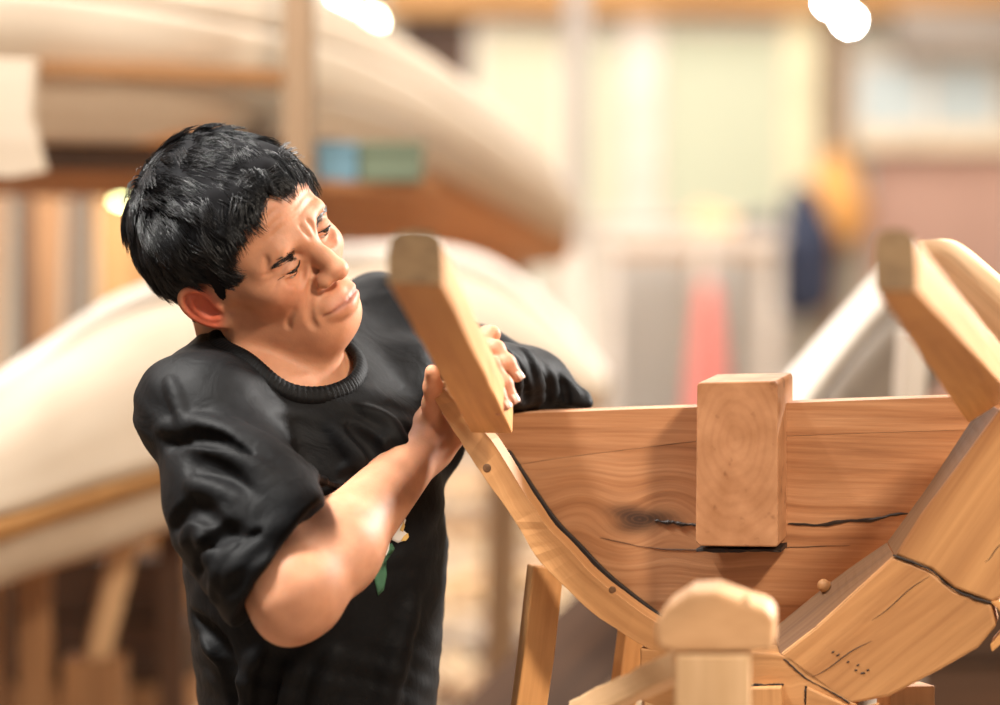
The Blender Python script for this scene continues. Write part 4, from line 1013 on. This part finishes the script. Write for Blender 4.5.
sdfthing('hanging_overalls', [('c', J(802, 200, jy - .2), J(806, 240, jy - .2), .085, .12, .06), ('c', J(800, 240, jy - .2), J(798, 300, jy - .2), .11, .10, .05), ('c', J(812, 240, jy - .2), J(816, 296, jy - .2), .11, .09, .05)], .025, navy, 'dark navy overalls hanging left of the orange jacket', 'overalls')
# traffic cone
cy_ = 13.2; cb = np.array([WXX(708, cy_), cy_, 0]); V, Fc = lathe_geo(cb, [(.0, .0), (.15, 0), (.15, .03), (.125, .035), (.12, .06), (.085, .38), (.060, .62), (.035, .80), (.022, .84), (.010, .845)], 28)
cone = empty('traffic_cone', cb, 'tall red traffic cone standing before the white workbench', 'traffic cone'); mk('cone_body', V, Fc, redm, cone, smooth=True)
V = [(cb[0] + a * .24, cb[1] + b * .24, z) for z in (0, .03) for b in (-1, 1) for a in (-1, 1)]; mk('cone_base', V, [(0, 1, 3, 2)[::-1], (4, 5, 7, 6), (0, 1, 5, 4), (2, 3, 7, 6)[::-1], (0, 2, 6, 4)[::-1], (1, 3, 7, 5)], redm, cone)
# lamps
def lamp(x, y, D, r, s, label, col=(1, .97, .92), cord=True):
    c = P(x, y, D); root = empty('pendant_lamp' if cord else 'clip_lamp', c, label, 'lamp')
    V, Fc = lathe_geo(c, [(r * math.sin(a), -r * math.cos(a)) for a in np.linspace(.02, math.pi - .02, 12)], 16); mk('bulb', V, Fc, glow('lit bulb', col, s), root, smooth=True)
    V, Fc = lathe_geo(c + [0, 0, r * .9], [(.012, 0), (.014, .03), (.012, .05), (.005, .055)], 12); mk('socket', V, Fc, M['dkwood'], root)
    V, Fc = tube_geo([c + [0, 0, r + .05], [c[0], c[1], 3.6] if cord else c + [.03, .12, r + .06]], .004, 6); mk('cord', V, Fc, M['dkwood'], root)
lamp(849, 20, 9.0, .016, 420, 'bright bulb at upper right, lower and right of its twin', (.95, .97, 1))
lamp(830, 1, 9.4, .016, 420, 'bright bulb at upper right, partly cut off by the top edge', (.9, .94, 1))
lamp(341, 8, 9.0, .016, 420, 'bright bulb above the upper hull, the whiter one on the left', (1, .97, .9))
lamp(372, 22, 9.4, .020, 60, 'warm bulb above the upper hull, right of the whiter one', (1, .85, .6))
lamp(121, 196, 6.9, .016, 30, 'yellow-green lit bulb seen just behind the back of the man\'s hair', (.85, 1, .45), False)
# ---- upper hull
hull = empty('boat_hull', P(250, 200, 5.6), 'large pale planked boat hull raised high behind the man\'s head', 'boat')
hS = [(-90, -75, 4.6), (60, -60, 4.8), (200, -30, 5.0), (315, 6, 5.4), (400, 50, 5.9), (470, 98, 6.4), (530, 150, 6.9), (566, 205, 7.4)]
hC = [(-90, 126, 4.7), (40, 130, 4.9), (180, 133, 5.1), (310, 142, 5.5), (400, 158, 6.0), (450, 176, 6.4), (515, 208, 6.9), (562, 230, 7.4)]
hK = [(-90, 168, 6.4), (40, 174, 6.4), (180, 186, 6.6), (310, 244, 6.8), (400, 258, 7.0), (450, 262, 7.2), (510, 254, 7.4), (560, 238, 7.6)]
S_, C_, K_ = [np.array([P(*q) for q in z]) for z in (hS, hC, hK)]
bul = lambda t: math.sin(math.pi * t) * .10
def hrow(t): return S_ * (1 - t) + C_ * t + np.array([0, -1, 0]) * bul(t)
for a, b in ((0, .30), (.31, .64), (.65, 1.0)):
    loft('strake', [hrow(a), hrow((a + b) / 2), hrow(b)], M['hull'], hull, n=50, m=6, solid=.03)
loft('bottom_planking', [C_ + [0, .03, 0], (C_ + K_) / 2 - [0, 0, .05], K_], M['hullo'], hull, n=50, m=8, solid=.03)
beam('rubbing_strip', P(40, 68, 4.72), P(300, 78, 5.05), .02, .03, M['mdwood'], hull)
beam('deck_beam', P(30, 150, 4.95), P(330, 158, 5.30), .08, .065, M['dkwood'], hull)
beam('deck_beam_facing', P(36, 137, 4.93), P(230, 140, 5.1), .04, .022, M['hullo'], hull)
prism('side_panel', [P(-40, 56, 4.5), P(34, 60, 4.5), P(30, 120, 4.5), P(42, 172, 4.5), P(10, 178, 4.5), P(-40, 174, 4.5)], np.array([0, .06, 0]), M['hull'], hull)
hp0 = P(297, 160, 5.0)
tag(beam('timber_post', np.array([hp0[0], hp0[1], 0]), P(299, -60, 5.0), .046, .05, M['tan']), 'brown upright post in front of the upper hull above the man\'s head', 'post')
tag(beam('timber_post', P(577, 60, 9.5) * [1, 1, 0], P(577, -60, 9.5), .075, .075, M['grwood']), 'tall dim upright just right of the pointed tip of the upper hull', 'post')
tag(beam('timber_post', P(500, 60, 7.3) * [1, 1, 0], P(508, 264, 7.3), .07, .07, M['tan']), 'tan post carrying the pointed end of the upper hull', 'post')
tag(beam('timber_post', P(600, 60, 8.5) * [1, 1, 0], P(570, 250, 8.5), .06, .06, M['white']), 'pale leaning timber below the pointed tip of the upper hull', 'timber')
for x, mat, lab, w in ((318, 'teal', 'teal blue box on the ledge of the upper hull', 38), (360, 'green', 'dark green box on the ledge of the upper hull', 60)):
    mt = plain(mat + ' paint', (.16, .30, .38) if mat == 'teal' else (.16, .20, .13), sc=5)
    a = P(x, 181, 5.07); bx = empty('storage_box', a, lab, 'box'); W_ = w * 5.15 / F; Hh = 38 * 5.15 / F
    slab('box_body', a[0], a[0] + W_, a[1], a[1] + .15, a[2], a[2] + Hh * .8, mt, bx); slab('box_lid', a[0] - .004, a[0] + W_ + .004, a[1] - .005, a[1] + .155, a[2] + Hh * .8, a[2] + Hh, mt, bx)
tag(beam('shelf_plank', P(312, 185, 5.15), P(428, 185, 5.20), .18, .02, M['hullo']), 'orange plank under the teal and green boxes', 'plank')
# ---- lumber leaning behind, at left
lum = [(-8, 22, 'mdwood', 'mid brown board leaning upright at the far left edge'), (22, 17, 'dkwood', 'narrow dark strip for the shaded gap second from the far left edge'), (52, 36, 'mdwood', 'wide mid brown board left of the man, third from the edge'), (86, 16, 'dkwood', 'dark narrow strip for the shaded gap between two yellow-brown boards behind the hair'), (118, 42, 'ygwood', 'wide yellow-brown board just behind the back of the man\'s hair'), (163, 40, 'ygwood', 'orange-brown board directly behind the man\'s head'), (205, 30, 'mdwood', 'brown board behind the man\'s face'), (250, 40, 'ygwood', 'yellow-brown board hidden behind the man\'s cheek')]  # narrow dark strips stand for the shade in gaps between boards
for i, (x, w, mt, lab) in enumerate(lum):
    D = 7.2 + .12 * (i % 3); b = P(x, 300, D); a = np.array([b[0] + .04 * math.sin(i * 2), b[1] - .25, 0]); tp = P(x + 3 * math.cos(i), 150, D + .15)
    tag(beam('leaning_board', a, tp, w * D / F, .03, M[mt], up=(0, -1, .1)), lab, 'board', 'boards leaning at the left')
# ---- lower hull, left and passing behind the man
hull2 = empty('boat_hull', P(200, 460, 4.9), 'pale boat hull lying low at left, passing behind the man', 'boat')
a = [(-120, 470, 4.2), (0, 384, 4.4), (60, 338, 4.55), (120, 304, 4.7), (185, 284, 4.9), (300, 262, 5.3), (440, 262, 5.8), (520, 300, 6.1), (600, 388, 6.3)]
bq = [(-120, 545, 4.15), (0, 512, 4.35), (60, 492, 4.5), (120, 474, 4.65), (185, 456, 4.85), (300, 430, 5.2), (440, 412, 5.7), (520, 402, 6.05), (600, 396, 6.3)]
cq = [(-120, 620, 4.25), (0, 572, 4.45), (60, 553, 4.6), (120, 534, 4.75), (185, 512, 4.95), (300, 476, 5.3), (440, 440, 5.8), (520, 420, 6.15), (602, 402, 6.35)]
A_, B_, C2 = [np.array([P(*q) for q in z]) for z in (a, bq, cq)]
loft('strake', [A_ + [0, .12, 0], (A_ * .6 + B_ * .4) - [0, .03, 0], B_ - [0, .04, 0]], M['hull'], hull2, n=60, m=10, solid=.025)
loft('strake', [B_ * .97 + C2 * .03 + [0, .0, -.006], C2], M['hull'], hull2, n=60, m=4, solid=.025)
loft('chine_batten', [B_ - [0, .065, .0], B_ * .72 + C2 * .28 - [0, .065, 0]], M['ygwood'], hull2, n=60, m=2, solid=.02)
loft('gunwale', [A_ + [0, .11, .012], A_ + [0, .07, -.022]], M['white'], hull2, n=60, m=2, solid=.03)
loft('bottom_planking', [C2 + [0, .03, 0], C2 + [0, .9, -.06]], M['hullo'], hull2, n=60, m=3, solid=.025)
for x, w, D, mt, lab in ((35, 30, 4.9, 'mdwood', 'brown upright stand under the low hull at far left'), (-10, 30, 5.0, 'mdwood', 'brown stand cut by the left edge of the frame under the low hull'), (172, 26, 5.2, 'dkwood', 'dark stand under the low hull beside the man')):
    b = P(x, 556 if x < 100 else 528, D); tag(beam('hull_stand', np.array([b[0], b[1], 0]), b, w * D / F, w * D / F, M[mt]), lab, 'stand', 'stands under the low hull')
b = P(124, 545, 5.0); tag(beam('timber_post', P(96, 660, 5.0), b, .052, .04, M['pale']), 'pale timber leaning under the low hull left of the man', 'timber')
b = P(96, 662, 5.0); tag(beam('trestle', b * [1, 1, 0], b + [0, 0, .01], .10, .10, M['mdwood']), 'brown trestle block under the pale leaning timber', 'trestle')
# dark timbers stacked under the low hull
for i, (x0, x1, y, D, hh, mt) in enumerate([(-60, 185, 700, 5.9, .12, 'dkwood'), (-80, 150, 655, 6.0, .11, 'mdwood'), (-40, 190, 618, 6.1, .10, 'dkwood'), (-70, 170, 585, 6.2, .09, 'dkwood')]):
    z = .062 + i * .136; a = P(x0, y, D); b = P(x1, y, D)
    tag(beam('stacked_timber', np.array([a[0], 6.25, z]), np.array([b[0], 6.2, z]), .16, .12, M[mt], wob=.001), 'dark blurred timber in the low stack under the hull at left', 'timber', 'dark timbers stacked under the low hull')
for i in range(5):
    z = .062 + i * .136
    tag(beam('stacked_timber', np.array([.62, 5.6, z]), np.array([1.75, 5.75, z]), .16, .12, M[('dkwood', 'mdwood', 'dkwood', 'dkwood', 'mdwood')[i]], wob=.001), 'dark blurred timber in the stack under the thick right rib', 'timber', 'dark timbers stacked behind the right rib')
a = P(690, 545, 5.2); b = P(520, 730, 5.0)
tag(beam('leaning_board', np.array([b[0] - .35, b[1] - .1, .10]), a, .16, .03, M['dkwood'], up=(0, -1, .3)), 'dark brown board leaning diagonally behind the timber props', 'board')
# ---- pale planks at right
t = empty('plank_pile', P(850, 400, 4.6) * [1, 1, 0], 'pale boat side with a bright sloping top edge, between the block and the right beam', 'boat')
loft('gunwale', [[P(745, 436, 4.3), P(800, 374, 4.45), P(872, 290, 4.7), P(905, 255, 4.8)], [P(790, 436, 4.25), P(836, 374, 4.4), P(885, 316, 4.6), P(925, 280, 4.75)]], M['white'], t, n=20, m=3, solid=.02)  # light on the sloping top edge put into its white colour
loft('strake', [[P(790, 436, 4.27), P(836, 374, 4.42), P(885, 316, 4.62), P(925, 280, 4.77)], [P(800, 520, 4.3), P(850, 470, 4.45), P(905, 410, 4.65), P(950, 360, 4.8)]], M['grwood'], t, n=20, m=5, solid=.02)
tag(beam('timber_post', P(880, 450, 4.1) * [1, 1, 0] + [0, .2, 0], P(914, 330, 4.2), .04, .03, M['white']), 'white timber leaning behind the end board beside the right beam', 'timber')
# support for the pale boat side
for x, y in ((815, 470), (905, 430)):
    b = P(x, y, 4.6); tag(beam('hull_stand', np.array([b[0], b[1], 0]), b, .06, .06, M['grwood']), 'grey stand hidden behind the end board', 'stand', 'stands behind the end board')
# ---- timber lying about on the floor
placed = []
mats = ['mdwood', 'dkwood', 'pale', 'grwood', 'ygwood', 'white', 'mdwood', 'grwood', 'dkwood']
k = 0
for x, y, L, ang, sz, mt in [(470, 470, 1.2, .3, .16, 'pale'), (500, 520, 1.5, -.4, .14, 'grwood'), (470, 600, 1.0, .9, .12, 'pale'), (580, 640, 1.4, .75, .13, 'dkwood'), (600, 600, 1.3, .8, .12, 'dkwood'), (490, 660, .9, -.2, .10, 'grwood'),
                             (560, 690, 1.0, .5, .1, 'mdwood'), (60, 640, 1.2, .2, .15, 'dkwood'), (150, 620, .9, 1.1, .12, 'grwood'), (20, 690, 1.0, -.1, .1, 'mdwood'), (160, 680, .8, .4, .12, 'pale'), (90, 695, .7, -.6, .1, 'white'),
                             (930, 690, 1.2, .4, .16, 'mdwood'), (980, 670, 1.0, 1.2, .14, 'dkwood'), (640, 430, 1.6, .1, .16, 'white'), (590, 395, 1.8, -.2, .2, 'pale'), (660, 380, 1.5, .3, .16, 'white'), (750, 388, 1.4, -.1, .18, 'pale'), (600, 360, 1.2, .5, .2, 'grwood'), (520, 440, 1.1, .1, .1, 'mdwood'), (450, 540, .8, .6, .12, 'mdwood')]:
    # floor hit
    d = FW + RT * ((x - 500) / F) - UPV * ((y - 352.5) / F); s = -CAM[2] / d[2]; g = CAM + d * s; h = sz * rng.uniform(.35, .7)
    if g[1] > 12: g = CAM + d * (12 / d[1]); 
    L *= .7; v = np.array([math.cos(ang), math.sin(ang), 0]) * L / 2; ex = abs(v[0]) + sz * .7; ey = abs(v[1]) + sz * .7
    z0 = .001
    if any(abs(q[0] - g[0]) < q[2] + ex and abs(q[1] - g[1]) < q[3] + ey for q in placed): continue
    placed.append((g[0], g[1], ex, ey, z0 + h)); c0 = np.array([g[0], g[1], z0 + h / 2])
    o = tag(beam('offcut', c0 - v, c0 + v, sz, h, M[mt], wob=.003), 'loose blurred timber offcut lying on the workshop floor', 'offcut', 'loose offcuts on the floor')
# shavings: nobody could count them
Vs = []; Fs = []; n = 900 if LOW else 2600
for i in range(n):
    x = rng.uniform(-1.6, 1.6); y = rng.uniform(6.6, 12.5); r = rng.uniform(.02, .06); a0 = rng.uniform(0, 6.28); w = rng.uniform(.01, .03); dv = np.array([math.cos(a0), math.sin(a0), 0]); sdv = np.array([-dv[1], dv[0], 0]); k0 = len(Vs); 
    for q in range(6):
        th = q / 5 * 4.2; p = np.array([x, y, r * .55]) + dv * (math.cos(th) * r) * .8 + np.array([0, 0, math.sin(th) * r * .5])
        Vs += [p - sdv * w, p + sdv * w]
    Fs += [(k0 + 2 * q, k0 + 2 * q + 1, k0 + 2 * q + 3, k0 + 2 * q + 2) for q in range(5)]
tag(mk('wood_shavings', Vs, Fs, plain('shavings', (.78, .58, .36), sc=4, var=.3)), 'pale curled wood shavings strewn over the workshop floor', 'shavings', kind='stuff')
# ------------------------------------------------------------------ light
sc = bpy.context.scene
w = bpy.data.worlds.new('world'); sc.world = w; w.use_nodes = True; bg = w.node_tree.nodes['Background']; bg.inputs[0].default_value = (1.0, .97, .95, 1); bg.inputs[1].default_value = .26
def area(name, loc, to, size, power, col, sy=None):
    l = bpy.data.lights.new(name, 'AREA'); l.size = size; l.energy = power; l.color = col
    if sy: l.shape = 'RECTANGLE'; l.size_y = sy
    o = bpy.data.objects.new(name, l); COL.objects.link(o); o.location = loc
    o.rotation_euler = (Vector(to) - Vector(loc)).to_track_quat('-Z', 'Y').to_euler(); return o
area('work_light', (1.25, 1.25, 2.75), (0.05, 3.1, 1.05), .28, 72, (1, .86, .70))
def spot(name, loc, to, cone, power, col, r=.25):
    l = bpy.data.lights.new(name, 'SPOT'); l.spot_size = math.radians(cone); l.spot_blend = .5; l.energy = power; l.color = col; l.shadow_soft_size = r
    o = bpy.data.objects.new(name, l); COL.objects.link(o); o.location = loc
    o.rotation_euler = (Vector(to) - Vector(loc)).to_track_quat('-Z', 'Y').to_euler(); return o
spot('left_spotlight', (-1.35, 2.75, 3.3), (-.27, 2.95, 1.1), 19, 900, (1, .97, .92), .3)
spot('right_spotlight', (2.6, 4.7, 2.3), (.15, 2.9, 1.1), 44, 950, (1, .97, .93), .3)
area('ceiling_fill', (0, 7, 3.2), (0, 7.5, 0), 3.0, 210, (1, .97, .92), 4)  # this and the next: unseen overhead fills added to brighten the background
area('ceiling_fill', (0, 12, 3.2), (0, 12.5, 0), 5.0, 230, (1, .98, .94), 4)
area('ceiling_fill', (-1.0, 4.0, 3.3), (-1.4, 5.6, 1.3), 1.6, 95, (1, .97, .93))  # unseen fill added to brighten the hull sides facing the camera
sc.view_settings.view_transform = 'Standard'; sc.view_settings.look = 'None'; sc.view_settings.gamma = 1; sc.view_settings.use_curve_mapping = False
sc.view_settings.exposure = 0.3
